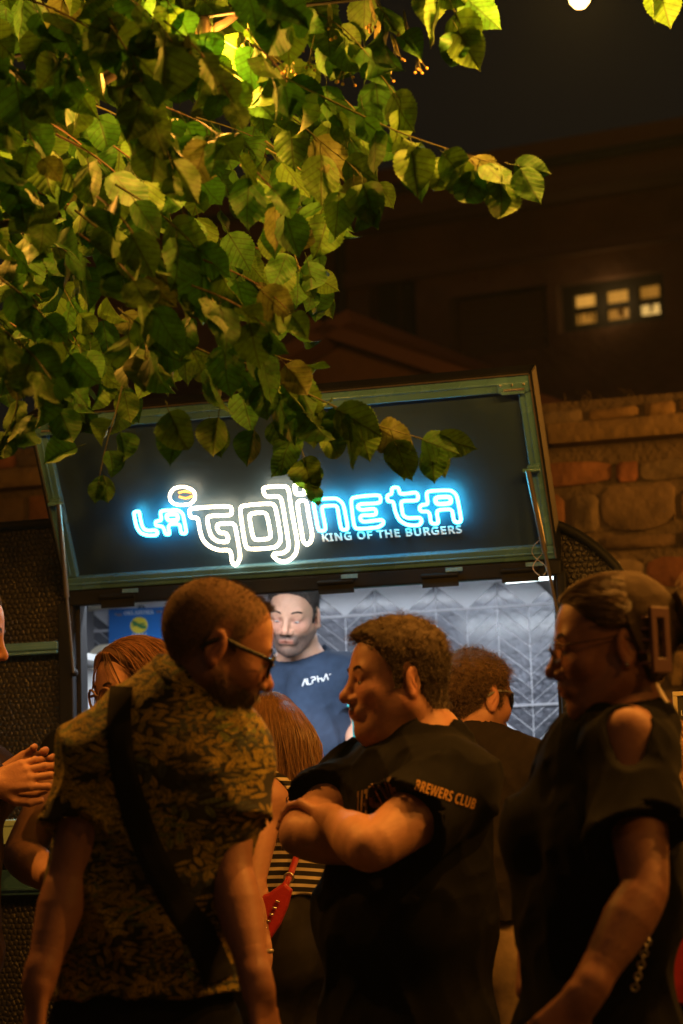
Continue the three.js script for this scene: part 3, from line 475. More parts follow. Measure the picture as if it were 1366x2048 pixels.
// ---------------------------------------------------------------- string of festoon bulbs across the square
const wireM = std(.02, .02, .02, .6), glassM = new THREE.MeshStandardMaterial({ color: C(1, .8, .5), emissive: C(1, .56, .16), emissiveIntensity: 9, roughness: .3 }), capM = std(.25, .2, .14, .4, .7);
function festoon(label, spots, power) {
  const g = thing('festoon_string', label, 'string lights'), line = [];
  for (let i = 0; i < spots.length; i++) { line.push(spots[i]); if (i < spots.length - 1) line.push(spots[i].clone().lerp(spots[i + 1], .5).add(V(0, -.018, 0))); }
  const e0 = spots[0].clone().sub(spots[1]), e1 = spots.at(-1).clone().sub(spots.at(-2)); line.unshift(line[0].clone().addScaledVector(e0, 1.5).add(V(0, .06, 0))); line.push(line[line.length - 1].clone().addScaledVector(e1, 1.5).add(V(0, .06, 0)));
  part(g, 'wire', tube(line, .0042, 160, 6), wireM);
  spots.forEach((s, i) => {
    const soc = part(g, 'socket', new THREE.LatheGeometry([[0, 0], [.012, 0], [.016, -.01], [.016, -.045], [.013, -.05], [0, -.05]].map((q) => new THREE.Vector2(...q)), 16).translate(s.x, s.y - .002, s.z), capM);
    part(soc, 'bulb', new THREE.LatheGeometry([[.011, 0], [.013, -.008], [.021, -.024], [.0235, -.036], [.021, -.05], [.012, -.061], [0, -.064]].map((q) => new THREE.Vector2(...q)), 20).translate(s.x, s.y - .05, s.z), glassM);
    const l = new THREE.PointLight(C(1, .38, .045), power[i], 0, 2); l.position.set(s.x, s.y - .085, s.z); l.shadow.radius = 1.1; l.castShadow = true; scene.add(l);
  });
}
{
  const A = JZ(405, 34, 4.92), step = JZ(1155, -90, 4.7).sub(A);
  festoon('string of warm round bulbs on a thin black wire running through the tree', [-2.05, -1, 0, 1, 2.02, 3.05].map((t) => A.clone().addScaledVector(step, t)), [.6, 6, 3, 6, 6.5, 6]);  // bulbs past the edges are out of view, strengths set to light people and leaves
  festoon('unseen second string of warm bulbs nearer the viewer, out of view, placed to light the people', [V(2.9, 3.05, -3.1), V(1.95, 2.98, -2.55), V(1.0, 2.95, -1.9), V(.05, 2.95, -1.3), V(-.9, 3.0, -.7)], [1.5, 1.8, .3, .1, .05]);  // whole string out of view, placed to light the people from the right front
}
// ---------------------------------------------------------------- lime tree: trunk out of the picture on the left, drooping twigs, leaves and fruit
{
  const base = V(-2.7, 0, -5.4), tree = thing('lime_tree', 'lime tree with drooping green leaves hanging over the food truck from the left', 'tree', base), off = (v) => v.clone().sub(base);
  const bark = new THREE.MeshStandardMaterial({ color: C(.12, .08, .05), roughness: .9, map: rep(T_wear, 6), bumpMap: rep(T_fine, 6), bumpScale: .006 }), twigM = std(.08, .045, .025, .8), greenTwig = std(.085, .09, .03, .75);
  part(tree, 'trunk', taper([V(0, -.1, 0), V(.04, 1.2, .02), V(-.02, 2.3, .0), V(.1, 3.4, .1), V(.0, 4.8, .1), V(.1, 6.2, .2)], .19, .05, 40, 14), bark);
  const limb = (pts, r0, r1) => part(tree, 'branch', taper(pts.map(off), r0, r1, 36, 9), bark);
  const P = (x, y, z) => JZ(x, y, z);
  limb([V(-2.7, 2.15, -5.4), P(-420, 420, 5.3), P(-30, 262, 5.1), P(120, 205, 5.0), P(260, 130, 4.95), P(420, 62, 4.95), P(560, -40, 4.95), P(760, -190, 5)], .034, .008);
  limb([V(-2.6, 2.7, -5.3), P(-300, -60, 5.5), P(80, -160, 5.5), P(420, -200, 5.4), P(860, -220, 5.3), P(1300, -200, 5.2)], .05, .012);
  limb([V(-2.7, 2.0, -5.4), P(-360, 520, 5.6), P(-40, 420, 5.7), P(200, 360, 5.7)], .03, .009);
  limb([V(-2.7, 1.95, -5.4), P(-360, 620, 4.9), P(-40, 460, 4.75), P(120, 430, 4.7)], .028, .007);
  // leaf shapes: heart-based, toothed, with veins in relief, cupped and curled in several ways
  const line0 = (t) => (x) => { for (let i = 1; i < t.length; i++) if (x <= t[i][0]) return mix(t[i - 1][1], t[i][1], (x - t[i - 1][0]) / (t[i][0] - t[i - 1][0])); return 0; };
  const leafGeo = (fold, curl, wave, seed) => {
    const R = 26, K = 10, pos = [], uv = [], idx = [];
    const prof = line0([[0, .0], [.02, .2], [.06, .33], [.14, .42], [.26, .475], [.38, .48], [.5, .445], [.62, .37], [.72, .28], [.8, .185], [.86, .105], [.91, .05], [.95, .026], [1, .003]]);
    for (let i = 0; i <= R; i++) for (let j = 0; j <= K; j++) {
      const t = i / R, u = j / K * 2 - 1, w = prof(t) * (Math.abs(u) > .9 && i > 1 && i < R - 1 ? (i % 2 ? 1.045 : .965) : 1), x = u * w * .94, au = Math.abs(x);
      let y = t - .13 * Math.pow(Math.abs(u), 1.5) * Math.pow(1 - t, 5) + .05 * (t > .2 ? -au * .3 : 0);
      const vein = Math.cos((y - au * .75) * 2 * PI * 6.5);
      let z = fold * au + -.016 * Math.pow(.5 + .5 * vein, 2) * Math.min(1, au * 8) - .012 * Math.exp(-au * au * 900) + wave * Math.sin(y * 9 + seed + (u > 0 ? 1.7 : 0)) * au * .5 + noise3(x * 4 + seed, y * 4, 1) * .06;
      const a = curl * y * y; z += -Math.sin(a) * y * .5; y -= (1 - Math.cos(a)) * y * .4;
      pos.push(x, y, z); uv.push(x + .5, t);
    }
    for (let i = 0; i < R; i++) for (let j = 0; j < K; j++) { const a = i * (K + 1) + j; idx.push(a, a + 1, a + K + 2, a, a + K + 2, a + K + 1); }
    // petiole, a thin three-sided stalk towards -y
    const stalk = taper([V(0, .02, 0), V(.01, -.12, .02), V(-.01, -.26, .03), V(0, -.4, 0)], .011, .014, 5, 4);
    const g = new THREE.BufferGeometry(); g.setAttribute('position', new THREE.Float32BufferAttribute(pos, 3)); g.setAttribute('uv', new THREE.Float32BufferAttribute(uv, 2)); g.setIndex(idx); g.computeVertexNormals();
    const su = stalk.attributes.uv; for (let i = 0; i < su.count; i++) su.setXY(i, .5, .5);
    return merge([g, stalk]);
  };
  const shapes = []; for (let i = 0; i < 9; i++) shapes.push(leafGeo([.12, .3, -.1, .5, .2, 1.0, .05, .4, .7][i], [.2, .6, .3, 1, .1, .4, .6, 1.3, .25][i], [.12, .22, .16, .3, .08, .25, .2, .4, .14][i], i * 2.3));
  const leafTex = (dark) => canvasTex(256, 256, (g, W, H) => {
    const im = g.createImageData(W, H);
    for (let y = 0; y < H; y++) for (let x = 0; x < W; x++) { const u = x / W, v = 1 - y / H, a = Math.abs(u - .5), ph = ((v - a * .75) * 6.5) % 1, d = Math.min(Math.abs(ph), Math.abs(1 - ph)), vein = Math.max(Math.exp(-d * d * 110) * .6, Math.exp(-a * a * 3000)), f2 = Math.exp(-Math.pow(Math.sin((a + v * .25) * 150), 2) * 12) * .16, n = n8(u, v) * .5 + n16(u, v) * .3, k = (.72 + .5 * (n - .2)) * (1 - .1 * f2), o = (y * W + x) * 4, kk = k * (1 - .34 * vein); im.data[o] = clamp(255 * kk * (dark ? .78 : .9) + 16 * vein, 0, 255); im.data[o + 1] = clamp(255 * kk, 0, 255); im.data[o + 2] = clamp(255 * kk * .8, 0, 255); im.data[o + 3] = 255; }
    g.putImageData(im, 0, 0);
  });
  const lt = [leafTex(false), leafTex(true)], leafM = [[.14, .28, .035], [.11, .24, .03], [.165, .29, .04], [.085, .2, .03], [.2, .21, .055]].map((c, i) => new THREE.MeshPhysicalMaterial({ color: C(...c), roughness: .62, map: lt[i % 2], bumpMap: lt[i % 2], bumpScale: .0012, transmission: .42, thickness: 0, side: THREE.DoubleSide, specularIntensity: .35 }));
  const toEye = (p) => eye.clone().sub(p).normalize();
  const leaves = [], inPhoto = (p) => { const q = p.clone().project(camera); return Math.abs(q.x) < 1.25 && q.y > -.05 && q.y < 1.25; };
  function leaf(p, dir, size, face = .8, out = null) {                  // p: where the stalk leaves the twig
    const y = dir.clone().normalize(), n0 = toEye(p).multiplyScalar(face).add(V(rr(-1, 1), rr(-.7, 1), rr(-.7, .9)));
    const z = n0.addScaledVector(y, -n0.dot(y)).normalize(), x = y.clone().cross(z), m = new THREE.Matrix4().makeBasis(x, y, z), s = size;
    if (rnd() < .5) m.multiply(new THREE.Matrix4().makeRotationY(PI));
    m.scale(V(s * rr(.9, 1.06), s, s)).setPosition(p.clone().addScaledVector(y, .4 * s).sub(base));
    leaves.push({ m, s, d: p.distanceTo(eye), g: Math.floor(rnd() * shapes.length), c: Math.floor(rnd() * 4.25), see: inPhoto(p) });
  }
  const twigs = [[], []];
  function twig(pts, r = .004, opt = {}) {
    const c = new THREE.CatmullRomCurve3(pts, false, 'centripetal'), L = c.getLength(), n = opt.n ?? Math.max(3, Math.round(L / (opt.gap ?? .052)));
    twigs[opt.old ? 0 : 1].push(taper(pts.map(off), r * .55, .001, 18, 6));
    for (let i = 0; i <= n; i++) {
      const t = (opt.from ?? .12) + (1 - (opt.from ?? .12)) * i / n, p = c.getPointAt(Math.min(t, 1)), tg = c.getTangentAt(Math.min(t, 1)), s = i % 2 ? 1 : -1, side = tg.clone().cross(toEye(p)).normalize().multiplyScalar(s);
      const d = tg.clone().multiplyScalar(.45).addScaledVector(side, rr(.2, .55)).add(V(0, -rr(.55, 1.0), 0)).add(V(rr(-.25, .25), 0, rr(-.35, .35)));
      leaf(p, d, (opt.size ?? .092) * rr(.72, 1.12) * (t > .93 ? .75 : 1), opt.face ?? .9);
    }
  }
  // twigs that make the outline seen in the photograph
  const T = (list, z0, z1, o, r) => { const n = list.length / 2, pts = []; for (let i = 0; i < n; i++) pts.push(P(list[i * 2], list[i * 2 + 1], mix(z0, z1, i / Math.max(1, n - 1)))); twig(pts, r, o); };
  T([420, 62, 560, 150, 690, 215, 800, 265, 900, 300, 1000, 330], 4.95, 4.75, { gap: .058, size: .098 }, .006);
  T([440, 130, 560, 215, 650, 290, 720, 350, 735, 400], 5.0, 4.9, { gap: .055 });
  T([480, 330, 545, 390, 575, 470, 600, 540], 5.1, 5.05, { gap: .075, size: .085 });
  T([150, 420, 250, 500, 340, 580, 450, 665, 560, 715, 600, 725], 4.6, 5.0, { gap: .052 }, .006);
  T([230, 560, 330, 660, 480, 735, 620, 790, 740, 845, 870, 885], 4.8, 5.1, { gap: .062, size: .096 }, .006);
  T([480, 720, 560, 770, 640, 800, 700, 830], 5.0, 5.1, { gap: .06, size: .1 });
  T([560, 770, 590, 830, 600, 890, 625, 950], 5.2, 5.2, { gap: .08, size: .078 });
  T([250, 740, 236, 810, 215, 880, 200, 950], 5.1, 5.1, { gap: .085, size: .075 });
  T([20, 720, 35, 800, 18, 860], 5.0, 5.0, { gap: .07, size: .085 });
  T([60, 640, 75, 740, 70, 820], 4.9, 4.9, { gap: .07, size: .085 });
  T([700, -90, 745, -10, 790, 60], 5.0, 4.9, { gap: .07, size: .105 });
  T([840, -120, 880, -40, 920, 45], 4.9, 4.8, { gap: .08, size: .105, from: .3 });
  T([1000, -200, 975, -80, 960, -35], 5, 4.9, { gap: .07, size: .1 });
  T([1290, -200, 1300, -110, 1312, -50], 5, 4.9, { gap: .08, size: .1 });
  // single leaves that hang clear of the crown
  const one = (px, py, z, dx, dy, size, face = 1.6) => leaf(P(px, py, z), V(dx, dy, rr(-.15, .15)), size * .7, face);
  for (const [x, y, z, dx, dy, s] of [[392, 48, 4.7, .2, -1, .12], [415, 70, 4.6, -.3, -1, .12], [380, 90, 4.65, .5, -1, .11], [172, 888, 5.1, -.9, -.35, .105], [205, 935, 5.1, .12, -1, .085], [238, 850, 5.1, .15, -1, .085], [418, 830, 5.0, .25, -1, .1], [440, 815, 4.9, -.2, -1, .11], [512, 842, 5.05, -.25, -1, .105], [536, 830, 5.2, .5, -1, .09], [596, 890, 5.2, -.9, -1, .095], [606, 915, 5.2, .5, -1, .085], [640, 850, 5.1, .6, -1, .1], [708, 810, 5.05, .25, -1, .13], [690, 800, 5.0, -.4, -1, .1], [800, 868, 5.1, .1, -1, .105], [858, 872, 5.1, .1, -1, .11], [852, 868, 5.1, 1, -.35, .12], [565, 500, 5.1, -.1, -1, .12], [610, 505, 5.05, .2, -1, .11], [680, 360, 4.9, -.1, -1, .13], [720, 345, 4.9, .25, -1, .13], [905, 40, 4.8, .45, -1, .13], [920, -15, 4.8, .6, -.6, .12], [868, -50, 4.9, -.2, -1, .12], [38, 830, 5, .4, -1, .1], [20, 850, 5, -.5, -1, .09], [110, 800, 5, .4, -1, .11], [330, 800, 4.7, .35, -1, .13], [365, 830, 4.75, -.3, -1, .11], [820, 275, 4.8, .1, -1, .13], [960, 320, 4.75, -.4, -1, .12], [995, 335, 4.75, .1, -1, .13], [1010, 325, 4.75, 1, -.3, .1], [1030, 318, 4.72, .5, -1, .11], [925, 300, 4.8, .6, -.7, .12], [980, 330, 4.8, .4, -1, .12], [890, 295, 4.85, -.2, -1, .11], [650, 150, 5, .1, -1, .12], [690, 70, 5, -.2, -1, .12], [720, 190, 4.95, .2, -1, .12], [640, 60, 5, .3, -1, .12], [1310, -50, 4.9, .2, -1, .13]]) one(x, y, z, dx, dy, s);
  T([590, -60, 670, 50, 745, 130, 800, 200], 5.05, 4.95, { gap: .06, size: .1 });
  T([520, 90, 620, 170, 690, 200, 740, 260], 5.15, 5.05, { gap: .06, size: .1 });
  // inner twigs: they spring from the branches and droop to the lower right
  const inside = (x, y) => y < 860 && y < 1150 - .68 * Math.max(0, x - 60) * 1.08 - (x > 560 ? (x - 560) * .9 : 0) + (x < 640 ? 60 : 0) && x < 760;
  for (let i = 0; i < 92; i++) {
    let x, y; do { x = rr(-160, 620); y = rr(-180, 660); } while (!inside(x + 120, y + 130));
    const z = rr(4.35, 6.1), dx = rr(60, 210), dy = rr(70, 190), pts = [P(x, y, z), P(x + dx * .4, y + dy * .28, z + rr(-.08, .08)), P(x + dx * .75, y + dy * .62, z + rr(-.12, .12)), P(x + dx, y + dy, z + rr(-.15, .15))];
    if (!inside(x + dx, y + dy + 40)) continue;
    twig(pts, rr(.003, .0055), { gap: .05, size: rr(.078, .1), face: rr(.3, 1.1), old: rnd() < .4 });
  }
  // deeper leaves that close the crown behind
  for (let i = 0; i < 190; i++) { let x, y; do { x = rr(-60, 640); y = rr(-80, 800); } while (!inside(x, y + 70)); const p = P(x, y, rr(5.6, 6.5)); leaf(p, V(rr(-.5, .6), -1, rr(-.5, .5)), rr(.07, .1), rr(.2, 1)); }
  // the 300 that show largest are leaves of their own, the rest is one mass
  const order = leaves.filter((l) => l.see).sort((a, b) => b.s / b.d - a.s / a.d), own = new Set(order.slice(0, 300)), groups = {};
  for (const l of leaves) {
    if (own.has(l)) { const m = part(tree, 'leaf', shapes[l.g], leafM[l.c]); m.applyMatrix4(l.m); } else (groups[l.c] ??= []).push(l);
  }
  for (const [c, list] of Object.entries(groups)) { const m = part(tree, 'foliage', merge(list.map((l) => shapes[l.g].clone().applyMatrix4(l.m))), leafM[c]); m.userData.kind = 'stuff'; }
  twigs.forEach((t, i) => { if (t.length) { const m = part(tree, 'twig', merge(t), i ? greenTwig : twigM); m.userData.kind = 'stuff'; } });
  // fruit: pale bracts with little balls on stalks, among the upper right leaves
  const bractM = new THREE.MeshPhysicalMaterial({ color: C(.32, .3, .1), roughness: .7, transmission: .35, thickness: 0 }), nutM = std(.45, .3, .08, .6), bg = new THREE.SphereGeometry(1, 8, 5).scale(.0065, .026, .0012);
  for (const [x, y] of [[755, 60], [790, 90], [835, 105], [730, 100], [770, 130], [700, 60], [745, 20], [810, 40], [690, 120], [660, 30], [600, 60], [540, 30], [500, 40], [240, 15], [625, 90], [580, 110]]) {
    const p = P(x, y, rr(4.85, 5.1)), a = rr(-.6, .6), b = part(tree, 'bract', bg.clone().rotateX(rr(-.5, .5)).rotateY(rr(0, 3)).rotateZ(a).translate(p.x - base.x, p.y - base.y, p.z - base.z), bractM), gs = [], st = [];
    for (let k = 0; k < 5; k++) { const q = p.clone().add(V(rr(-.02, .02), -.03 - rr(0, .025), rr(-.015, .015))); gs.push(new THREE.SphereGeometry(rr(.0032, .0042), 8, 6).translate(q.x - base.x, q.y - base.y, q.z - base.z)); st.push(taper([off(p), off(p.clone().lerp(q, .6).add(V(0, -.004, 0))), off(q)], .0006, .0005, 4, 4)); }
    part(b, 'fruit', merge(gs), nutM); part(b, 'fruit_stalk', merge(st), greenTwig);
  }
}
// ---------------------------------------------------------------- people: tools
const uvRep = (m, k) => { for (const n of ['map', 'bumpMap', 'roughnessMap']) if (m[n]) m[n] = rep(m[n], k); return m; };
const skinMat = (r, g, b) => new THREE.MeshPhysicalMaterial({ color: C(r, g, b), roughness: .5, map: T_skinR, bumpMap: T_fineR, bumpScale: .0006, vertexColors: true, specularIntensity: .6, sheen: .25, sheenRoughness: .5, sheenColor: C(.6, .3, .2) });
const T_skinR = rep(T_skin, 6), T_fineR = rep(T_fine, 14), T_weaveR = rep(T_weave, 26), T_wearR = rep(T_wear, 3);
const cloth = (r, g, b, rough = .9, extra = {}) => new THREE.MeshPhysicalMaterial({ color: C(r, g, b), roughness: rough, map: T_wearR, bumpMap: T_weaveR, bumpScale: .0005, specularIntensity: .25, ...extra });
const shellMat = new THREE.MeshStandardMaterial({ color: C(1, 1, 1), roughness: .95, vertexColors: true, bumpMap: T_fineR, bumpScale: .0012 });
const eyeM = new THREE.MeshPhysicalMaterial({ vertexColors: true, roughness: .15 });
const hairMat = new THREE.MeshPhysicalMaterial({ color: C(1, 1, 1), roughness: .42, vertexColors: true, sheen: .3, sheenColor: C(.4, .3, .2), sheenRoughness: .4, specularIntensity: .7 });
function basis(fwd, up = V(0, 1, 0)) { const z = fwd.clone().normalize(), x = up.clone().cross(z).normalize(), y = z.clone().cross(x); return [x, y, z]; }
const at = (o, B, x, y, z) => o.clone().addScaledVector(B[0], x).addScaledVector(B[1], y).addScaledVector(B[2], z);
function bounds(pts, m) { const b = new THREE.Box3(); for (const p of pts) b.expandByPoint(p); b.expandByScalar(m); return b; }
// strands: three-sided tapering hairs, one mesh
function strands(list) {
  const pos = [], col = [], idx = [], nor = [], uv = [];
  for (const { p, r, c, tip = .15 } of list) {
    const o = pos.length / 3, n = p.length; let side = V(0, 0, 1);
    for (let i = 0; i < n; i++) {
      const t = p[Math.min(i + 1, n - 1)].clone().sub(p[Math.max(i - 1, 0)]).normalize(); let a = side.clone().addScaledVector(t, -side.dot(t)); if (a.lengthSq() < 1e-6) a = V(1, 0, 0).addScaledVector(t, -t.x); a.normalize(); side = a; const b = t.clone().cross(a), w = r * mix(1, tip, Math.pow(i / (n - 1), 2));
      for (let k = 0; k < 3; k++) { const g = k * 2.0944, d = a.clone().multiplyScalar(Math.cos(g)).addScaledVector(b, Math.sin(g)); pos.push(p[i].x + d.x * w, p[i].y + d.y * w, p[i].z + d.z * w); nor.push(d.x, d.y, d.z); col.push(c[0], c[1], c[2]); uv.push(0, 0); }
      if (i) for (let k = 0; k < 3; k++) { const u = o + (i - 1) * 3 + k, v = o + (i - 1) * 3 + (k + 1) % 3; idx.push(u, v, u + 3, v, v + 3, u + 3); }
    }
  }
  const g = new THREE.BufferGeometry(); g.setAttribute('position', new THREE.Float32BufferAttribute(pos, 3)); g.setAttribute('normal', new THREE.Float32BufferAttribute(nor, 3)); g.setAttribute('uv', new THREE.Float32BufferAttribute(uv, 2)); g.setAttribute('color', new THREE.Float32BufferAttribute(col, 3)); g.setIndex(idx); return g;
}
// head in its own axes: x to its left, y up, z forward, origin between the ears
function headField(o) {
  const f = new Field(), fat = o.fat ?? 0, E = (x, y, z) => V(x, y, z), nose = o.nose ?? 1, w = o.w ?? 1;
  f.ell(E(0, .036, -.014), .077 * w, .09, .099, .02); f.ell(E(0, .03, .03), .066 * w, .075, .062, .03);
  f.ell(E(0, -.032, .03), .06 * w + fat * .008, .078, .066, .03);
  for (const s of [-1, 1]) { f.cone(E(s * .055 * w, -.05, -.002), E(s * .026, -.094, .058), .02 + fat * .01, .018 + fat * .006, .03); f.ell(E(s * .042 * w, -.022, .062), .022, .02, .024, .025); }
  f.ball(E(0, -.1, .076 + (o.chin ?? 0)), .0165, .03); if (fat) f.ell(E(0, -.105, .03), .05, .028 * fat + .012, .05, .03);
  f.cone(E(-.036, .024, .077), E(.036, .024, .077), .0135, .0135, .02);
  for (const s of [-1, 1]) { f.ell(E(s * .032, .004, .103), .017, .0115, .017, .014, null, true); f.ball(E(s * .0315, .005, .0805), .0128, .004); f.cone(E(s * .022, .014, .088), E(s * .042, .013, .084), .0055, .005, .008); f.cone(E(s * .022, -.008, .089), E(s * .04, -.008, .085), .0035, .003, .008); }
  f.cone(E(0, .016, .089), E(0, -.022, .112 * (1 + .0 * nose)), .0085, .0095 * nose, .012); f.ball(E(0, -.03, .107 + .008 * nose), .0105 * nose, .012);
  for (const s of [-1, 1]) { f.ell(E(s * .0145, -.034, .1), .009, .0085, .0115, .008); f.ball(E(s * .007, -.043, .109), .0038, .003, true); }
  f.cone(E(-.02, -.06, .09), E(.02, -.06, .09), .012, .012, .018);
  f.cone(E(-.021, -.0605, .094), E(0, -.0575, .1005), .0042, .0058, .004); f.cone(E(.021, -.0605, .094), E(0, -.0575, .1005), .0042, .0058, .004);
  f.cone(E(-.019, -.0675, .0935), E(.019, -.0675, .0935), .0062, .0062, .005); 
  for (const s of [-1, 1]) {
    const B = basis(V(s * .93, 0, -.36)), c = E(s * .0815 * w, -.004, -.012);
    f.ell(at(c, B, 0, 0, 0), .0205, .033, .0085, .006, B); f.ell(at(c, B, s * .002, .003, .009), .013, .022, .0065, .004, B, true); f.ball(at(c, B, s * -.004, -.029, 0), .0085, .008); f.cone(at(c, B, s * -.008, .01, .003), at(c, B, s * .002, -.012, .003), .0035, .004, .004);
  }
  return f;
}
function faceColor(o) {
  const base = o.beard ?? 0;
  return (x, y, z, nx, ny, nz) => {
    let r = 1, g = 1, b = 1; const ax = Math.abs(x);
    const lip = Math.exp(-Math.pow((y + .0635) / .0072, 4)) * sst(.027, .02, ax) * (z > .09 ? 1 : 0); r = mix(r, .85, lip); g = mix(g, .62, lip); b = mix(b, .64, lip); const mo = Math.exp(-(((y + .0637) / .0018) ** 2)) * sst(.025, .02, ax) * (z > .088 ? 1 : 0); r *= 1 - .6 * mo; g *= 1 - .7 * mo; b *= 1 - .7 * mo;  // mouth crease has no depth, its shade is a dark line in the colour
    const red = .8 * Math.exp(-((ax - .042) ** 2 + (y + .02) ** 2) / .0007) * (z > .03 ? 1 : 0) + .8 * Math.exp(-(x * x + (y + .03) ** 2 + (z - .12) ** 2) / .0004) + (ax > .083 ? .8 : 0); g *= 1 - .16 * red; b *= 1 - .14 * red;
    const eyeS = Math.exp(-(((ax - .032) / .02) ** 2 + ((y - .004) / .013) ** 2)) * (z > .05 ? 1 : 0); r *= 1 - .2 * eyeS; g *= 1 - .26 * eyeS; b *= 1 - .22 * eyeS;
    const lash = Math.exp(-(((ax - .0315) / .0115) ** 4 + ((y + .0015) / .0022) ** 2)) * (z > .085 ? 1 : 0); r *= 1 - .75 * lash; g *= 1 - .78 * lash; b *= 1 - .78 * lash;
    if (base) { const m = sst(-.035, -.055, y + .25 * (z - .05) * (ax < .05 ? 0 : 1)) * sst(-.02, .01, z) * (1 - lip) * (y > -.13 ? 1 : 0) * (1 - .55 * Math.exp(-(((y + .078) / .008) ** 2) - ((x / .018) ** 2))), st = sst(-.036, -.046, y) * (ax < .035 && z > .085 && y > -.058 ? 1 : 0), k = base * Math.max(m, st * (1 - lip)) * (.7 + .5 * (noise3(x * 900, y * 900, z * 900) + .5)); r *= 1 - .8 * k; g *= 1 - .76 * k; b *= 1 - .7 * k; }
    return [r, g, b];
  };
}
const line = (tab) => (z) => { if (z <= tab[0][0]) return tab[0][1]; for (let i = 1; i < tab.length; i++) if (z <= tab[i][0]) return mix(tab[i - 1][1], tab[i][1], (z - tab[i - 1][0]) / (tab[i][0] - tab[i - 1][0])); return tab[tab.length - 1][1]; };
const HAIRLINE = { short: line([[-.1, -.068], [-.06, -.066], [-.032, -.03], [-.022, .02], [-.004, .036], [.006, .026], [.01, -.022], [.026, -.02], [.034, .03], [.05, .05], [.06, .07], [.078, .086]]), woman: line([[-.1, -.075], [-.05, -.07], [-.03, -.02], [-.015, .036], [.01, .034], [.03, .036], [.052, .055], [.066, .078], [.078, .088]]) };
function marchOut(f, d, far = .17) { let t = far; for (let i = 0; i < 40; i++) { const v = f.at(d.x * t, d.y * t, d.z * t); if (v < .0004) break; t -= v * .85; } return d.clone().multiplyScalar(t); }
function grad(f, p, h = .002) { return V(f.at(p.x + h, p.y, p.z) - f.at(p.x - h, p.y, p.z), f.at(p.x, p.y + h, p.z) - f.at(p.x, p.y - h, p.z), f.at(p.x, p.y, p.z + h) - f.at(p.x, p.y, p.z - h)).normalize(); }
function hairShell(hf, hairline, thick, bumps = .004, freq = 90, colorAt) {
  const f = { at: (x, y, z) => { const m = y - hairline(z), t = thick(x, y, z) * sst(-.002, .022, m) + noise3(x * freq, y * freq, z * freq) * bumps * sst(.0, .02, m); return Math.max(hf.at(x, y, z) - t, -m * .7, Math.abs(x) < .03 && z > .1 ? .01 : -1); } };
  return skin(f, V(-.13, -.11, -.16), V(.13, .19, .15), .0042, colorAt);
}
function hairs(hf, hairline, n, opt) {
  const out = []; let guard = 0;
  while (out.length < n && guard++ < n * 8) {
    const d = V(rr(-1, 1), rr(-.8, 1), rr(-1, 1)); if (d.lengthSq() > 1 || d.lengthSq() < .05) continue; d.normalize();
    const p = marchOut(hf, d); if (opt.skip?.(p) || p.y - hairline(p.z) < (opt.margin ?? .002) || Math.abs(p.x) > .086 && p.z > -.03 && p.y < .03) continue;
    const nn = grad(hf, p), L = opt.len(p) * rr(.7, 1.25), dir = opt.dir(p, nn).normalize(), pts = [], seg = opt.seg ?? 4, ph = rr(0, 6.3), cu = opt.curl ?? 0, up = nn.clone().cross(dir).normalize(); let q = p.clone().addScaledVector(nn, (opt.lift ?? .0)), dd = dir.clone();
    for (let i = 0; i <= seg; i++) { pts.push(q.clone().addScaledVector(up, cu * Math.sin(ph + i * (opt.turn ?? 1.4)) * i / seg).addScaledVector(nn, cu * .6 * Math.cos(ph + i * (opt.turn ?? 1.4)) * i / seg)); dd = dd.add(V(0, -(opt.fall ?? .1), 0)).addScaledVector(nn, -(opt.hug ?? .12)).normalize(); q = q.clone().addScaledVector(dd, L / seg); const v = hf.at(q.x, q.y, q.z); if (v < (opt.keep ?? .003)) q.addScaledVector(grad(hf, q), (opt.keep ?? .003) - v); }
    const c = opt.color(p), k = rr(.65, 1.3); out.push({ p: pts, r: opt.r * rr(.7, 1.2), c: c.map((v) => v * k) });
  }
  return strands(out);
}
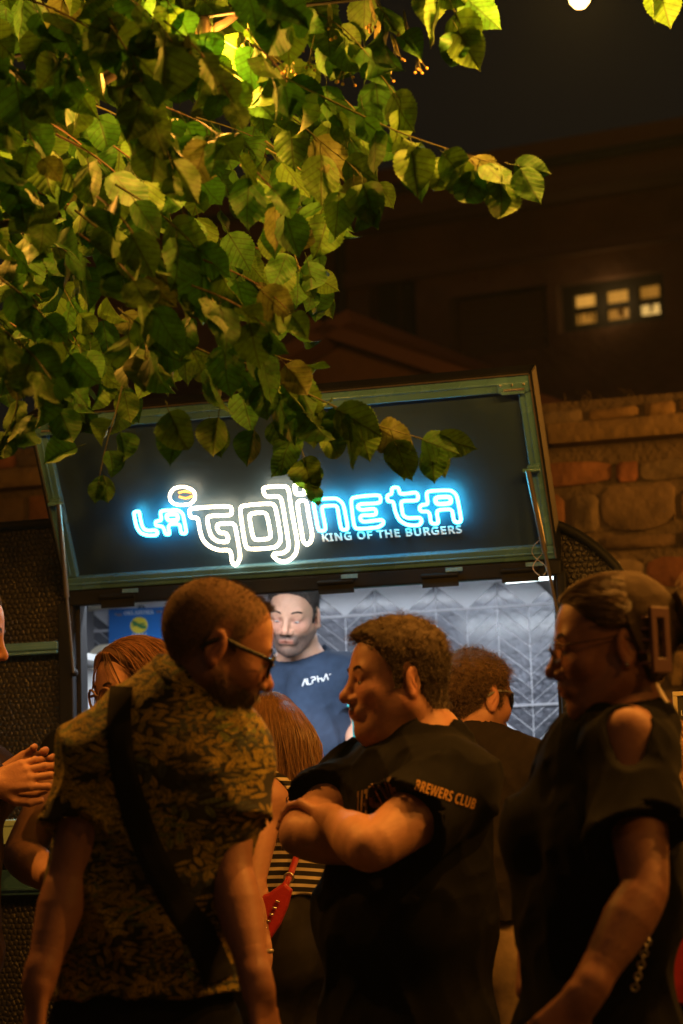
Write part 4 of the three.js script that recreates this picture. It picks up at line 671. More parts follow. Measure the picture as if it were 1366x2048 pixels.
function hand(f, wrist, dir, palm, side, opt = {}) {                   // side: +1 thumb towards dir x palm
  const u = dir.clone().normalize(), n = palm.clone().addScaledVector(u, -palm.dot(u)).normalize(), s = u.clone().cross(n).multiplyScalar(side), S = opt.s ?? 1, q = (a, b, c) => wrist.clone().addScaledVector(u, a * S).addScaledVector(s, b * S).addScaledVector(n, c * S), curl = opt.curl ?? [.35, .5, .35];
  const K = [[.09, .03], [.094, .0105], [.089, -.009], [.08, -.0265]], L = [[.042, .026, .021], [.047, .029, .022], [.043, .027, .021], [.033, .02, .018]];
  f.cone(q(-.02, 0, 0), q(.02, .004, 0), .025 * S, .024 * S, .02);
  K.forEach(([a, b], i) => {
    f.cone(q(.012, b * .55, 0), q(a, b, 0), .0135 * S, .0108 * S, .012);
    let p = q(a, b, 0), ang = 0; const sp = (opt.spread ?? .06) * (1.5 - i), base = u.clone().multiplyScalar(Math.cos(sp)).addScaledVector(s, Math.sin(sp)), R = [.0094, .0086, .0078, .0066];
    for (let k = 0; k < 3; k++) { ang += curl[k] * (opt.vary ? 1 + opt.vary[i] : 1); const d = base.clone().multiplyScalar(Math.cos(ang)).addScaledVector(n, Math.sin(ang)), e = p.clone().addScaledVector(d, L[i][k] * S); f.cone(p, e, R[k] * S * (i === 3 ? .88 : 1), R[k + 1] * S * (i === 3 ? .88 : 1), .0035); p = e; if (opt.tips && k === 2) opt.tips.push([e, d, n]); }
  });
  const th = opt.thumb ?? [.55, .75, .35]; let p = q(.018, .02, .006), d = u.clone().multiplyScalar(th[0]).addScaledVector(s, th[1]).addScaledVector(n, th[2]).normalize();
  [[.045, .0135, .0115], [.033, .0112, .0098], [.026, .0098, .0074]].forEach(([l, a, b], k) => { const e = p.clone().addScaledVector(d, l * S); f.cone(p, e, a * S, b * S, k ? .004 : .012); p = e; d = d.addScaledVector(u, .28).addScaledVector(s, -.3).normalize(); });
  return q(.085, 0, 0);
}
// a whole body from joints; o.B = axes of the chest [left, up, front]
function bodyField(o) {
  const f = new Field(), w = o.girth ?? 1, B = o.B, HB = o.HB ?? B, belly = o.belly ?? 0;
  f.ell(o.chest, .162 * w, .19, .112 * w, .04, B); f.ell(o.waist, .145 * w + belly * .4, .17, .108 * w + belly * .4, .06, B); if (belly) f.ell(at(o.waist, B, 0, -.02, .03), .13 * w, .15, .1 + belly, .06, B);
  f.ell(o.hips, .165 * w, .14, .122 * w, .06, HB); if (o.seat) for (const s of [-1, 1]) f.ell(at(o.hips, HB, s * .08, -.03, -.06), .085, .1, .085, .05, HB);
  if (o.bust) for (const s of [-1, 1]) f.ell(at(o.chest, B, s * .075, -.03, .085), .07 * o.bust, .07 * o.bust, .06 * o.bust, .03, B);
  f.cone(o.sh[0], o.sh[1], .056, .056, .05); f.cone(o.neck, o.skull, .06 * (o.nk ?? 1), .055 * (o.nk ?? 1), .03); for (const s of [0, 1]) f.cone(o.neck, o.sh[s], .055, .05, .05);
  const a = o.arm ?? 1;
  for (const s of [0, 1]) { f.ball(o.sh[s], .058 * a, .03); const P = (t) => o.sh[s].clone().lerp(o.el[s], t), Q = (t) => o.el[s].clone().lerp(o.wr[s], t), w1 = .0262 * Math.sqrt(a); f.limb([[P(0), .052 * a], [P(.4), .0495 * a], [P(.75), .0425 * a], [P(.93), .0385 * a], [Q(.03), .0375 * a], [Q(.14), .0405 * a], [Q(.3), .0415 * a], [Q(.55), .0355 * a], [Q(.82), mix(.03 * a, w1, .6)], [Q(1), w1]], .02); }
  for (const s of [0, 1]) { const kn = o.kn[s], an = o.an[s]; f.cone(at(o.hips, HB, (s ? -1 : 1) * .085, -.06, 0), kn, .088, .058, .04); f.cone(kn, kn.clone().lerp(an, .35), .056, .056, .02); f.cone(kn.clone().lerp(an, .35), an, .056, .036, .02); }
  return f;
}
function wear(o, opt) {                                              // shirt or top over the body
  const f = new Field(), w = o.girth ?? 1, B = o.B, HB = o.HB ?? B, t = opt.t ?? .014, belly = o.belly ?? 0, loose = opt.loose ?? .012;
  f.ell(o.chest, .162 * w + t, .2 + t, .112 * w + t, .05, B); f.ell(o.waist, .148 * w + belly * .4 + t + loose, .19, .112 * w + belly * .4 + t + loose, .07, B); if (belly) f.ell(at(o.waist, B, 0, -.02, .03), .13 * w + t + loose, .16, .1 + belly + t, .07, B);
  f.ell(o.hips, .168 * w + t + loose, .16, .124 * w + t + loose, .07, HB); if (o.bust) for (const s of [-1, 1]) f.ell(at(o.chest, B, s * .075, -.03, .085), .07 * o.bust + t, .07 * o.bust + t, .06 * o.bust + t, .04, B);
  f.cone(o.sh[0], o.sh[1], .056 + t, .056 + t, .05); for (const s of [0, 1]) f.cone(o.neck, o.sh[s], .055 + t, .052 + t, .05);
  const a = o.arm ?? 1, len = opt.sleeve ?? .55, ends = [];
  if (len > 0) for (const s of [0, 1]) { const e = o.sh[s].clone().lerp(o.el[s], len); ends.push(e); f.ball(o.sh[s], .058 * a + t, .035); const A = o.sh[s], d = e.clone().sub(A), L2 = d.lengthSq(), Ln = Math.sqrt(L2), r0 = .052 * a + t, r1 = .047 * a + t + (opt.flare ?? .01), ra = .049 * a; f.put((x, y, z) => { const px = x - A.x, py = y - A.y, pz = z - A.z, h = (px * d.x + py * d.y + pz * d.z) / L2, q = clamp(h, 0, 1), qx = px - d.x * q, qy = py - d.y * q, qz = pz - d.z * q, r = Math.sqrt(qx * qx + qy * qy + qz * qz), rad = Math.sqrt(Math.max(0, px * px + py * py + pz * pz - h * h * L2)); let v = Math.max(r - mix(r0, r1, q), (h - 1) * Ln); return Math.max(v, -Math.max(rad - (r1 - .007), (1 - .02 / Ln - h) * Ln)); }, A.clone().lerp(e, .5), Ln / 2 + r1 + .02, .022); }
  const nd = o.skull.clone().sub(o.neck).normalize(); f.cone(o.neck.clone().addScaledVector(nd, opt.collar ?? .03), o.skull, opt.neckR ?? .072, opt.neckR ?? .072, .012, true);
  if (opt.hem) f.plane(opt.hem[0], opt.hem[1], .004);
  if (opt.more) opt.more(f);
  const F = opt.fold ?? .006, fs = opt.fs ?? 1, sd = opt.seed ?? 0;
  f.post = (d, x, y, z) => {                                           // drapes, and sharp creases that run slantwise
    if (d > .06 || d < -.06) return d;
    const w = noise3(x * 4 + sd, y * 4, z * 4) * 1.6, a = noise3(x * 8 * fs + sd, y * 3.2 * fs + w, z * 8 * fs), b = 1 - Math.abs(noise3(x * 11 * fs + y * 5, y * 6 * fs - x * 6 + w * 1.5, z * 11 * fs + sd)) * 4, c = 1 - Math.abs(noise3(x * 17 * fs - y * 8, y * 13 * fs + w * 2, z * 17 * fs + sd * 2)) * 4;
    return d - F * (a * 1.5 + Math.max(0, b) * .9 + Math.max(0, c) * .5 * Math.max(0, b + .4) - .35);
  };
  return f;
}
function trousers(o, opt = {}) {
  const f = new Field(), w = o.girth ?? 1, HB = o.HB ?? o.B, t = opt.t ?? .012;
  f.ell(o.hips, .165 * w + t, .15, .122 * w + t, .05, HB); if (o.seat) for (const s of [-1, 1]) f.ell(at(o.hips, HB, s * .08, -.03, -.06), .085 + t, .1 + t, .085 + t, .05, HB); f.ell(o.waist, .14 * w + t, .15, .1 * w + t, .05, o.B);
  for (const s of [0, 1]) { const kn = o.kn[s], an = o.an[s]; f.cone(at(o.hips, HB, (s ? -1 : 1) * .085, -.06, 0), kn, .09 + t, .062 + t, .04); f.cone(kn, an, .06 + t, .05 + t, .03); }
  f.plane(opt.top ?? at(o.hips, HB, 0, .1, 0), HB[1], .004); f.plane(V(0, .04, 0), V(0, -1, 0), .004);
  f.post = (d, x, y, z) => d + .007 * (noise3(x * 12, y * 8 + x * 7, z * 12) + Math.abs(noise3(x * 22, y * 14, z * 20)));
  return f;
}
function shoes(g, o, mat, base) { for (const s of [0, 1]) { const a = o.an[s], F = (o.HB ?? o.B)[2], f = new Field(), fl = V(F.x, 0, F.z).normalize(); f.cone(a.clone().addScaledVector(fl, -.04).setY(.045), a.clone().addScaledVector(fl, .1).setY(.04), .042, .042, .02); f.cone(a.clone().addScaledVector(fl, .1).setY(.035), a.clone().addScaledVector(fl, .18).setY(.03), .042, .03, .02); f.cone(a, a.clone().setY(.06), .045, .045, .03); f.plane(V(0, .004, 0), V(0, -1, 0)); const b = bounds([a.clone().setY(0), a.clone().addScaledVector(fl, .2), a.clone().addScaledVector(fl, -.06)], .08); part(g, 'shoe', skin(f, b.min, b.max, .012).translate(-base.x, -base.y, -base.z), mat); } }
function stand(o, feetZ) {                                          // legs straight down from the hips
  const HB = o.HB ?? o.B, fl = V(HB[2].x, 0, HB[2].z).normalize(), sd = V(HB[0].x, 0, HB[0].z).normalize(), at2 = (s, y, f) => o.hips.clone().setY(y).addScaledVector(sd, s * .1).addScaledVector(fl, f), g = o.ground ?? 0;
  o.kn = [at2(1, g + .48, .02), at2(-1, g + .48, .03)]; o.an = [at2(1, g + .09, -.02), at2(-1, g + .09, -.01)];
}
function figure(name, label, o) {
  const base = o.hips.clone().setY(o.ground ?? 0), g = thing(name, label, 'person', base), put = (n, geo, mat, lab) => part(g, n, geo.translate(-base.x, -base.y, -base.z), mat, lab);
  const bf = bodyField(o), hf = headField(o.face ?? {}), S = o.hs ?? 1, hb = basis(o.look, o.hup ?? V(0, 1, 0)), hm = new THREE.Matrix4().makeBasis(...hb).scale(V(S, S, S)).setPosition(o.head), inv = hm.clone().invert();
  // neck inside the head's own axes so that head and body are one skin
  const nl = o.neck.clone().applyMatrix4(inv), sl = o.skull.clone().applyMatrix4(inv), nd = nl.clone().sub(sl).normalize(); hf.cone(sl, sl.clone().addScaledVector(nd, .12), .055 * (o.nk ?? 1) / S, .06 * (o.nk ?? 1) / S, .03);
  const cap = new Field(); cap.at = (x, y, z) => Math.max(hf.at(x, y, z), (x - sl.x) * nd.x + (y - sl.y) * nd.y + (z - sl.z) * nd.z - .1);
  const geos = [skin(cap, V(-.12, -.22, -.17), V(.12, .15, .15), o.hcell ?? .0036, faceColor(o.face ?? {})).applyMatrix4(hm)];
  for (const h of o.hands ?? []) { const hfld = new Field(); const c = hand(hfld, h.w, h.dir, h.palm, h.side, h.opt); hfld.cone(h.from.clone().lerp(h.w, .72), h.w, .031 * Math.sqrt(o.arm ?? 1), .027 * Math.sqrt(o.arm ?? 1), .015); const b = bounds([h.w, c], .125); geos.push(skin(hfld, b.min, b.max, h.cell ?? .0036, () => [1, .97, .97])); }
  if (o.extra) o.extra(bf);
  const all = [o.neck, ...o.sh, ...o.el, ...o.wr, o.hips, ...o.an], b = bounds(all, .2); b.min.y = o.ground ?? 0;
  const bcap = new Field(); bcap.at = (x, y, z) => Math.max(bf.at(x, y, z), (x - o.skull.x) * -0 + (y - o.skull.y) - .0);
  geos.push(skin(bcap, b.min, b.max, o.bcell ?? .0085, () => [1, 1, 1]));
  const body = put('body', merge(geos), o.skin);
  const local = (geo) => geo.applyMatrix4(hm);
  for (const s of [-1, 1]) { const e = new THREE.SphereGeometry(.0118, 14, 10), n = e.attributes.position.count, c = new Float32Array(n * 3); for (let i = 0; i < n; i++) { const z = e.attributes.position.getZ(i) / .0118, k = z > .93 ? .02 : z > .8 ? .1 : .62; c.set([k, k * .9, k * .85], i * 3); } e.setAttribute('color', new THREE.BufferAttribute(c, 3)); put('eye', local(e.rotateX(o.gaze ?? 0).translate(s * .0315, .002, .0815)), eyeM); }
  for (const s of [-1, 1]) { const brow = []; for (let i = 0; i < 60; i++) { const t = rnd(), x = s * mix(.014, .046, t), y = .025 + .006 * Math.sin(t * 2.4) + rr(-.0025, .0025), p = marchOut(hf, V(x, y, .089).normalize()); brow.push({ p: [p, p.clone().add(V(s * .004, .0018, .0008)), p.clone().add(V(s * .008, .0012, -.0006))], r: .0007, c: (o.browC ?? [.03, .02, .015]) }); }
  put('eyebrow', local(strands(brow)), hairMat); }
  return { g, put, bf, hf, hm, hb, local, base, body };
}
function garment(P, name, field, pts, cell, mat, m = .2) { const b = bounds(pts, m); return P.put(name, skin(field, b.min, b.max, cell), mat); }
// lettering laid on cloth: every corner of the flat letters is dropped onto the field along dir
async function printed(P, name, field, text, size, o, right, up, dir, mat, squeeze = 1, bold = true) {
  const font = await new FontLoader().loadAsync(bold ? 'fonts/droid/droid_sans_bold.typeface.json' : 'fonts/droid/droid_sans_regular.typeface.json');
  let g = new THREE.ShapeGeometry(font.generateShapes(text, size), 4); g.computeBoundingBox(); const w = g.boundingBox.max.x;
  const p = g.attributes.position; for (let i = 0; i < p.count; i++) {
    const q = o.clone().addScaledVector(right, (p.getX(i) - w / 2) * squeeze).addScaledVector(up, p.getY(i) - size / 2).addScaledVector(dir, -.12);
    let t = 0; for (let k = 0; k < 40; k++) { const v = field.at(q.x + dir.x * t, q.y + dir.y * t, q.z + dir.z * t) - .0022; if (v < .0003) break; t += v * .8; } q.addScaledVector(dir, Math.min(t, .3)); p.setXYZ(i, q.x, q.y, q.z);
  }
  g.computeVertexNormals(); return P.put(name, g, mat);
}
function spectacles(P, opt) {                                        // in head axes
  const { rx = .026, ry = .02, r = .0022, y = .002, z = .106, mat, lens, temple = true, sq = 3 } = opt, gs = [], ls = [];
  for (const s of [-1, 1]) {
    const c = V(s * .034, y, z - .004), ring = []; for (let i = 0; i < 20; i++) { const a = i / 20 * 2 * PI, k = 1 / Math.pow(Math.pow(Math.abs(Math.cos(a)), sq) + Math.pow(Math.abs(Math.sin(a)), sq), 1 / sq); const x = rx * k * Math.cos(a); ring.push(V(c.x + x, c.y + ry * k * Math.sin(a), c.z - Math.pow(Math.abs(c.x + x) / .07, 2) * .012)); }
    gs.push(tube(ring, r, 48, 7, true));
    if (lens) { const g = new THREE.CircleGeometry(1, 24); const q = g.attributes.position; for (let i = 0; i < q.count; i++) { const X = q.getX(i), Y = q.getY(i), l = Math.hypot(X, Y) || 1, a = Math.atan2(Y, X), k = 1 / Math.pow(Math.pow(Math.abs(Math.cos(a)), sq) + Math.pow(Math.abs(Math.sin(a)), sq), 1 / sq), x = X * rx * k; q.setXYZ(i, c.x + x, c.y + Y * ry * k, c.z - Math.pow(Math.abs(c.x + x) / .07, 2) * .012); } ls.push(g); }
    if (temple) gs.push(tube([V(s * (.034 + rx), y + .008, z - .012), V(s * .074, y + .009, z - .03), V(s * .08, y + .01, .03), V(s * .083, y + .012, -.004), V(s * .081, y - .004, -.026), V(s * .079, y - .018, -.034)], r * (opt.tr ?? 1.1), 30, 7));
  }
  gs.push(tube([V(-.01, y + .006, z - .003), V(0, y + .009, z), V(.01, y + .006, z - .003)], r, 10, 7));
  const m = P.put('glasses', P.local(merge(gs)), mat); if (lens) part(m, 'lens', P.local(merge(ls)).translate(-P.base.x, -P.base.y, -P.base.z), lens); return m;
}
const lensClear = new THREE.MeshPhysicalMaterial({ color: C(.95, .95, .95), roughness: .03, transmission: 1, thickness: 0 }), blackPlastic = new THREE.MeshPhysicalMaterial({ color: C(.012, .012, .012), roughness: .25, clearcoat: .5 });
// ---------------------------------------------------------------- the people
const torso = (up, front) => { const y = up.clone().normalize(), x = y.clone().cross(front).normalize(); return [x, y, x.clone().cross(y)]; };
const UP = V(0, 1, 0), DN = V(0, -1, 0);
const SK1 = skinMat(.44, .225, .15), SK2 = skinMat(.48, .26, .175), SK3 = skinMat(.4, .2, .13);
const JT = (px, py, lz) => tl(px, py, lz).applyMatrix4(TRM);
const shoeM = std(.02, .018, .016, .6), jeans = cloth(.012, .013, .018), blackCloth = cloth(.01, .011, .014);

// ---- the man in the leaf-print shirt, seen from behind, bending to the right
{
  const o = { skin: SK1, head: JZ(430, 1298, 4.42), look: V(.92, -.38, -.22), hup: V(.22, 1, 0), hs: 1.0, skull: JZ(414, 1342, 4.43), neck: JZ(370, 1405, 4.45), chest: JZ(338, 1580, 4.46), waist: JZ(285, 1810, 4.5), hips: JZ(288, 2065, 4.52), nk: 1.1, arm: 1.03, girth: 1.03,
    sh: [JZ(208, 1515, 4.43), JZ(448, 1505, 4.48)], el: [JZ(138, 1755, 4.4), JZ(462, 1740, 4.4)], wr: [JZ(78, 1965, 4.33), JZ(515, 1975, 4.3)], face: { beard: .9, nose: 1.02 }, browC: [.02, .012, .008] };
  o.B = torso(o.neck.clone().sub(o.hips), V(.2, 0, -1)); o.HB = torso(UP, V(.2, 0, -1)); stand(o);
  o.hands = [{ w: o.wr[0], from: o.el[0], dir: V(-.12, -1, .06), palm: V(.8, 0, -.4), side: -1 }, { w: o.wr[1], from: o.el[1], dir: V(.18, -1, .1), palm: V(-.7, 0, -.5), side: 1 }];
  const P = figure('person', 'man in a yellow and black leaf print shirt and black glasses, bending to the right', o);
  const tex = canvasTex(1024, 1024, (g, W, H) => {
    g.fillStyle = '#15130f'; g.fillRect(0, 0, W, H); const s = SEED; SEED = 41;
    const leafShape = (x, y, l, a, c) => { g.save(); g.translate(x, y); g.rotate(a); g.fillStyle = c; g.beginPath(); g.moveTo(0, 0); g.bezierCurveTo(l * .3, -l * .2, l * .7, -l * .16, l, 0); g.bezierCurveTo(l * .7, l * .16, l * .3, l * .2, 0, 0); g.fill(); g.strokeStyle = 'rgba(20,16,8,.7)'; g.lineWidth = 2.2; g.beginPath(); g.moveTo(0, 0); g.lineTo(l, 0); g.stroke(); for (let i = 1; i < 5; i++) { g.beginPath(); g.moveTo(l * i / 6, 0); g.lineTo(l * (i / 6 + .1), -l * .11); g.moveTo(l * i / 6, 0); g.lineTo(l * (i / 6 + .1), l * .11); g.stroke(); } g.restore(); };
    const cs = ['#c9a92e', '#c2a226', '#a8962c', '#7d8a36', '#d4b840', '#3a484c', '#8a7a22', '#c4a430'];
    for (let i = 0; i < 560; i++) { const x = rr(0, W), y = rr(0, H), n = Math.floor(rr(3, 8)), a = rr(0, 6.3), l = rr(34, 74), c = cs[Math.floor(rnd() * cs.length)]; for (let k = 0; k < n; k++) for (const [dx, dy] of [[0, 0], [W, 0], [-W, 0], [0, H], [0, -H]]) leafShape(x + dx + Math.cos(a) * k * l * .3, y + dy + Math.sin(a) * k * l * .3, l * (1 - k * .07), a + (k % 2 ? .75 : -.75), c); }
    SEED = s;
  });
  const sf = wear(o, { t: .016, loose: .02, sleeve: .62, flare: .018, hem: [JZ(290, 1985, 4.5), V(.03, -1, 0)], neckR: .07, collar: .035, fold: .008, fs: .8, seed: 3 });
  const pts = [...o.sh, o.el[0].clone().lerp(o.sh[0], .3), o.el[1].clone().lerp(o.sh[1], .3), o.hips.clone().add(V(0, .05, 0)), o.neck]; const b = bounds(pts, .21);
  const g = skin(sf, b.min, b.max, .0065), p = g.attributes.position, uv = g.attributes.uv; for (let i = 0; i < p.count; i++) { const x = p.getX(i), y = p.getY(i), z = p.getZ(i), cx = mix(o.hips.x, o.neck.x, clamp((y - o.hips.y) / (o.neck.y - o.hips.y), 0, 1)), a = Math.atan2(x - cx, z + 4.6 + .1); uv.setXY(i, a * .19 / .42, y / .42); }
  P.put('shirt', g, new THREE.MeshPhysicalMaterial({ map: tex, roughness: .72, bumpMap: T_weaveR, bumpScale: .0004, sheen: .25, sheenRoughness: .5, sheenColor: C(.3, .25, .1) }));
  // shirt collar band
  const cr = []; for (let i = 0; i < 22; i++) { const a = i / 22 * 2 * PI, nd = o.skull.clone().sub(o.neck).normalize(), X = V(1, 0, 0).addScaledVector(nd, -nd.x).normalize(), Y = nd.clone().cross(X); cr.push(o.neck.clone().addScaledVector(nd, .035).addScaledVector(X, .082 * Math.cos(a)).addScaledVector(Y, .082 * Math.sin(a))); }
  const cg = tube(cr, .013, 66, 10, true), cu = cg.attributes.uv; for (let i = 0; i < cu.count; i++) cu.setXY(i, cu.getX(i) * 1.2, cu.getY(i) * .1); P.put('collar', cg, P.g.children.at(-1).material);
  garment(P, 'trousers', trousers(o, { top: JZ(290, 1960, 4.5) }), [o.hips, ...o.kn, ...o.an], .013, jeans); shoes(P.g, o, shoeM, P.base);
  const hl0 = HAIRLINE.short, hc = () => [.075, .045, .028];
  P.put('hair', P.local(hairShell(P.hf, hl0, () => .0009, .0002, 200, (x, y, z) => { const k = sst(.002, .034, y - hl0(z)) * (.75 + .5 * (noise3(x * 300, y * 300, z * 300) + .5)); return [mix(.4, .165, k), mix(.205, .1, k), mix(.136, .066, k)]; })), shellMat);
  P.put('hair_strands', P.local(hairs(P.hf, hl0, 4200, { len: (p) => p.y > .1 ? .008 : .0045, r: .00042, seg: 2, dir: (q, n) => n.clone().add(V(rr(-.4, .4), .1, rr(-.3, .5))), color: hc, fall: 0, hug: 0, keep: .001 })), hairMat).userData.kind = 'stuff';
  const tuft = []; for (let i = 0; i < 120; i++) { const a = marchOut(P.hf, V(rr(-.2, .2), 1, rr(.35, .7)).normalize()), n = grad(P.hf, a).add(V(rr(-.25, .25), .4, rr(-.1, .5))).normalize(), L = rr(.008, .018); tuft.push({ p: [a, a.clone().addScaledVector(n, L * .5), a.clone().addScaledVector(n, L).add(V(0, 0, .003))], r: .0008, c: [.09, .06, .035] }); }
  P.put('hair_tuft', P.local(strands(tuft)), hairMat);
  const bl = []; for (let i = 0; i < 2600; i++) { const y = rr(-.125, -.03), d = V(rr(-.075, .075), y, rr(.005, .11)); const q = marchOut(P.hf, d.normalize()); if (q.z < .01 || q.y > -.052 && !(q.y > -.058 && Math.abs(q.x) < .03) || (Math.abs(q.x) < .024 && q.y > -.074 && q.y < -.058)) continue; const n = grad(P.hf, q).multiplyScalar(.6).add(V(0, -.9, .15)).normalize(), L = rr(.005, .012); bl.push({ p: [q, q.clone().addScaledVector(n, L * .5), q.clone().addScaledVector(n, L).add(V(0, -.002, 0))], r: .0007, c: [.04, .025, .015] }); }
  P.put('beard', P.local(strands(bl)), hairMat);
  spectacles(P, { rx: .027, ry: .019, r: .0042, y: .002, z: .11, mat: blackPlastic, lens: lensClear, tr: 1.15 });
  // sling bag worn across the back
  const path = [[243, 1372, .02], [238, 1440, .02], [248, 1540, .02], [290, 1680, .015], [345, 1790, .015], [405, 1880, .01], [440, 1960, .01]], sb = thing('sling_bag', 'black sling bag strap lying across the leaf print shirt', 'bag', o.chest.clone());
  const N = 60, cv = new THREE.CatmullRomCurve3(path.map((q) => V(q[0], q[1], 0))); const pos = [], idx = [], uvs = [];
  for (let i = 0; i <= N; i++) { const c = cv.getPoint(i / N), t = cv.getTangent(i / N), wv = mix(23, 33, i / N); for (let k = 0; k <= 6; k++) { const s = (k / 6 - .5) * 2, px = c.x - t.y * s * wv, py = c.y + t.x * s * wv, r = ray(px, py); let tt = 3.9; for (let m = 0; m < 60; m++) { const q = eye.clone().addScaledVector(r, tt), v = sf.at(q.x, q.y, q.z) - .006 + .004 * Math.pow(Math.abs(s), 6); if (v < .0005 || tt > 4.8) break; tt += v * .8; } const q = eye.clone().addScaledVector(r, Math.min(tt, 4.7)); pos.push(q.x, q.y, q.z); uvs.push(s * .05, i * .01); } }
  for (let i = 0; i < N; i++) for (let k = 0; k < 6; k++) { const a = i * 7 + k; idx.push(a, a + 7, a + 1, a + 1, a + 7, a + 8); }
  const gg = new THREE.BufferGeometry(); gg.setAttribute('position', new THREE.Float32BufferAttribute(pos, 3)); gg.setAttribute('uv', new THREE.Float32BufferAttribute(uvs, 2)); gg.setIndex(idx); gg.computeVertexNormals();
  part(sb, 'strap', gg.translate(-o.chest.x, -o.chest.y, -o.chest.z), cloth(.016, .016, .017, .85));
  const fb = at(o.waist, o.B, -.02, .12, .2); part(sb, 'pouch', new RoundedBoxGeometry(.2, .28, .08, 4, .03).applyMatrix4(new THREE.Matrix4().makeBasis(...o.B).setPosition(fb.sub(o.chest))), cloth(.016, .016, .017, .85));
}
// ---- the man with crossed arms
{
  const o = { skin: SK2, head: JZ(792, 1364, 5.0), look: V(-.955, -.03, .27), hup: V(.03, 1, 0), hs: .97, skull: JZ(828, 1425, 5.02), neck: JZ(862, 1500, 5.02), chest: JZ(822, 1640, 5.02), waist: JZ(815, 1830, 5.0), hips: JZ(812, 2060, 5.0), nk: 1.22, arm: 1.25, girth: 1.1, belly: .035,
    sh: [JZ(915, 1568, 4.88), JZ(722, 1568, 5.16)], el: [JZ(742, 1698, 4.68), JZ(598, 1668, 4.94)], wr: [JZ(662, 1638, 4.88), JZ(772, 1702, 4.86)], face: { fat: 1.15, nose: 1.08, beard: .35 } };
  o.B = torso(V(.02, 1, 0), V(-.78, 0, .62)); stand(o);
  o.hands = [{ w: o.wr[0], from: o.el[0], dir: V(-.5, .3, -.8), palm: V(-.5, -.6, -.2), side: -1, opt: { curl: [.5, .7, .5] } }, { w: o.wr[1], from: o.el[1], dir: V(1, -.32, -.15), palm: V(.1, .3, -.8), side: 1, opt: { curl: [.3, .4, .3] } }];
  const P = figure('person', 'stout curly haired man with crossed arms in a black printed T-shirt, facing left', o);
  const sf = wear(o, { t: .016, loose: .012, sleeve: .62, flare: .02, hem: [V(0, .82, 0), DN], neckR: .08, collar: -.012, fold: .008, seed: 11 });
  garment(P, 't_shirt', sf, [...o.sh, o.hips, o.neck, o.sh[0].clone().lerp(o.el[0], .6), o.sh[1].clone().lerp(o.el[1], .6)], .007, cloth(.012, .0125, .016), .24);
  garment(P, 'trousers', trousers(o), [o.hips, ...o.kn, ...o.an], .013, jeans, .23); shoes(P.g, o, shoeM, P.base);
  const amber = std(.32, .16, .03, .8), cen = JZ(735, 1592, 4.8), rt = V(.72, .13, .55).normalize();
  await printed(P, 'chest_print', sf, 'UTES ZINE', .05, cen, rt, V(-.05, 1, 0), V(.35, -.02, -.94).normalize(), std(.16, .09, .03, .85), .42);
  const c2 = JZ(892, 1588, 4.7), ux = JZ(925, 1603, 4.72).sub(JZ(835, 1575, 4.72)).normalize(); await printed(P, 'sleeve_print', sf, 'BREWERS CLUB', .021, c2, ux, V(-ux.y, ux.x, 0), V(0, 0, -1), amber, .6);
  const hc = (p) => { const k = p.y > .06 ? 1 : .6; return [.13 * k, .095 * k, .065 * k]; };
  P.put('hair', P.local(hairShell(P.hf, HAIRLINE.short, (x, y, z) => .003 + .014 * sst(.03, .1, y) + (z > .05 ? .005 * sst(.08, .1, y) : 0), .009, 85, () => [.075, .055, .04])), shellMat);
  P.put('curls', P.local(hairs(P.hf, HAIRLINE.short, 3600, { len: (p) => .008 + .02 * sst(.02, .1, p.y), r: .0009, seg: 7, curl: .0045, turn: 1.7, lift: .004, dir: (q, n) => n.clone().add(V(rr(-.6, .6), rr(-.3, .4), rr(-.4, .7))), color: hc, fall: .05, hug: .16, keep: .006 })), hairMat).userData.kind = 'stuff';
}
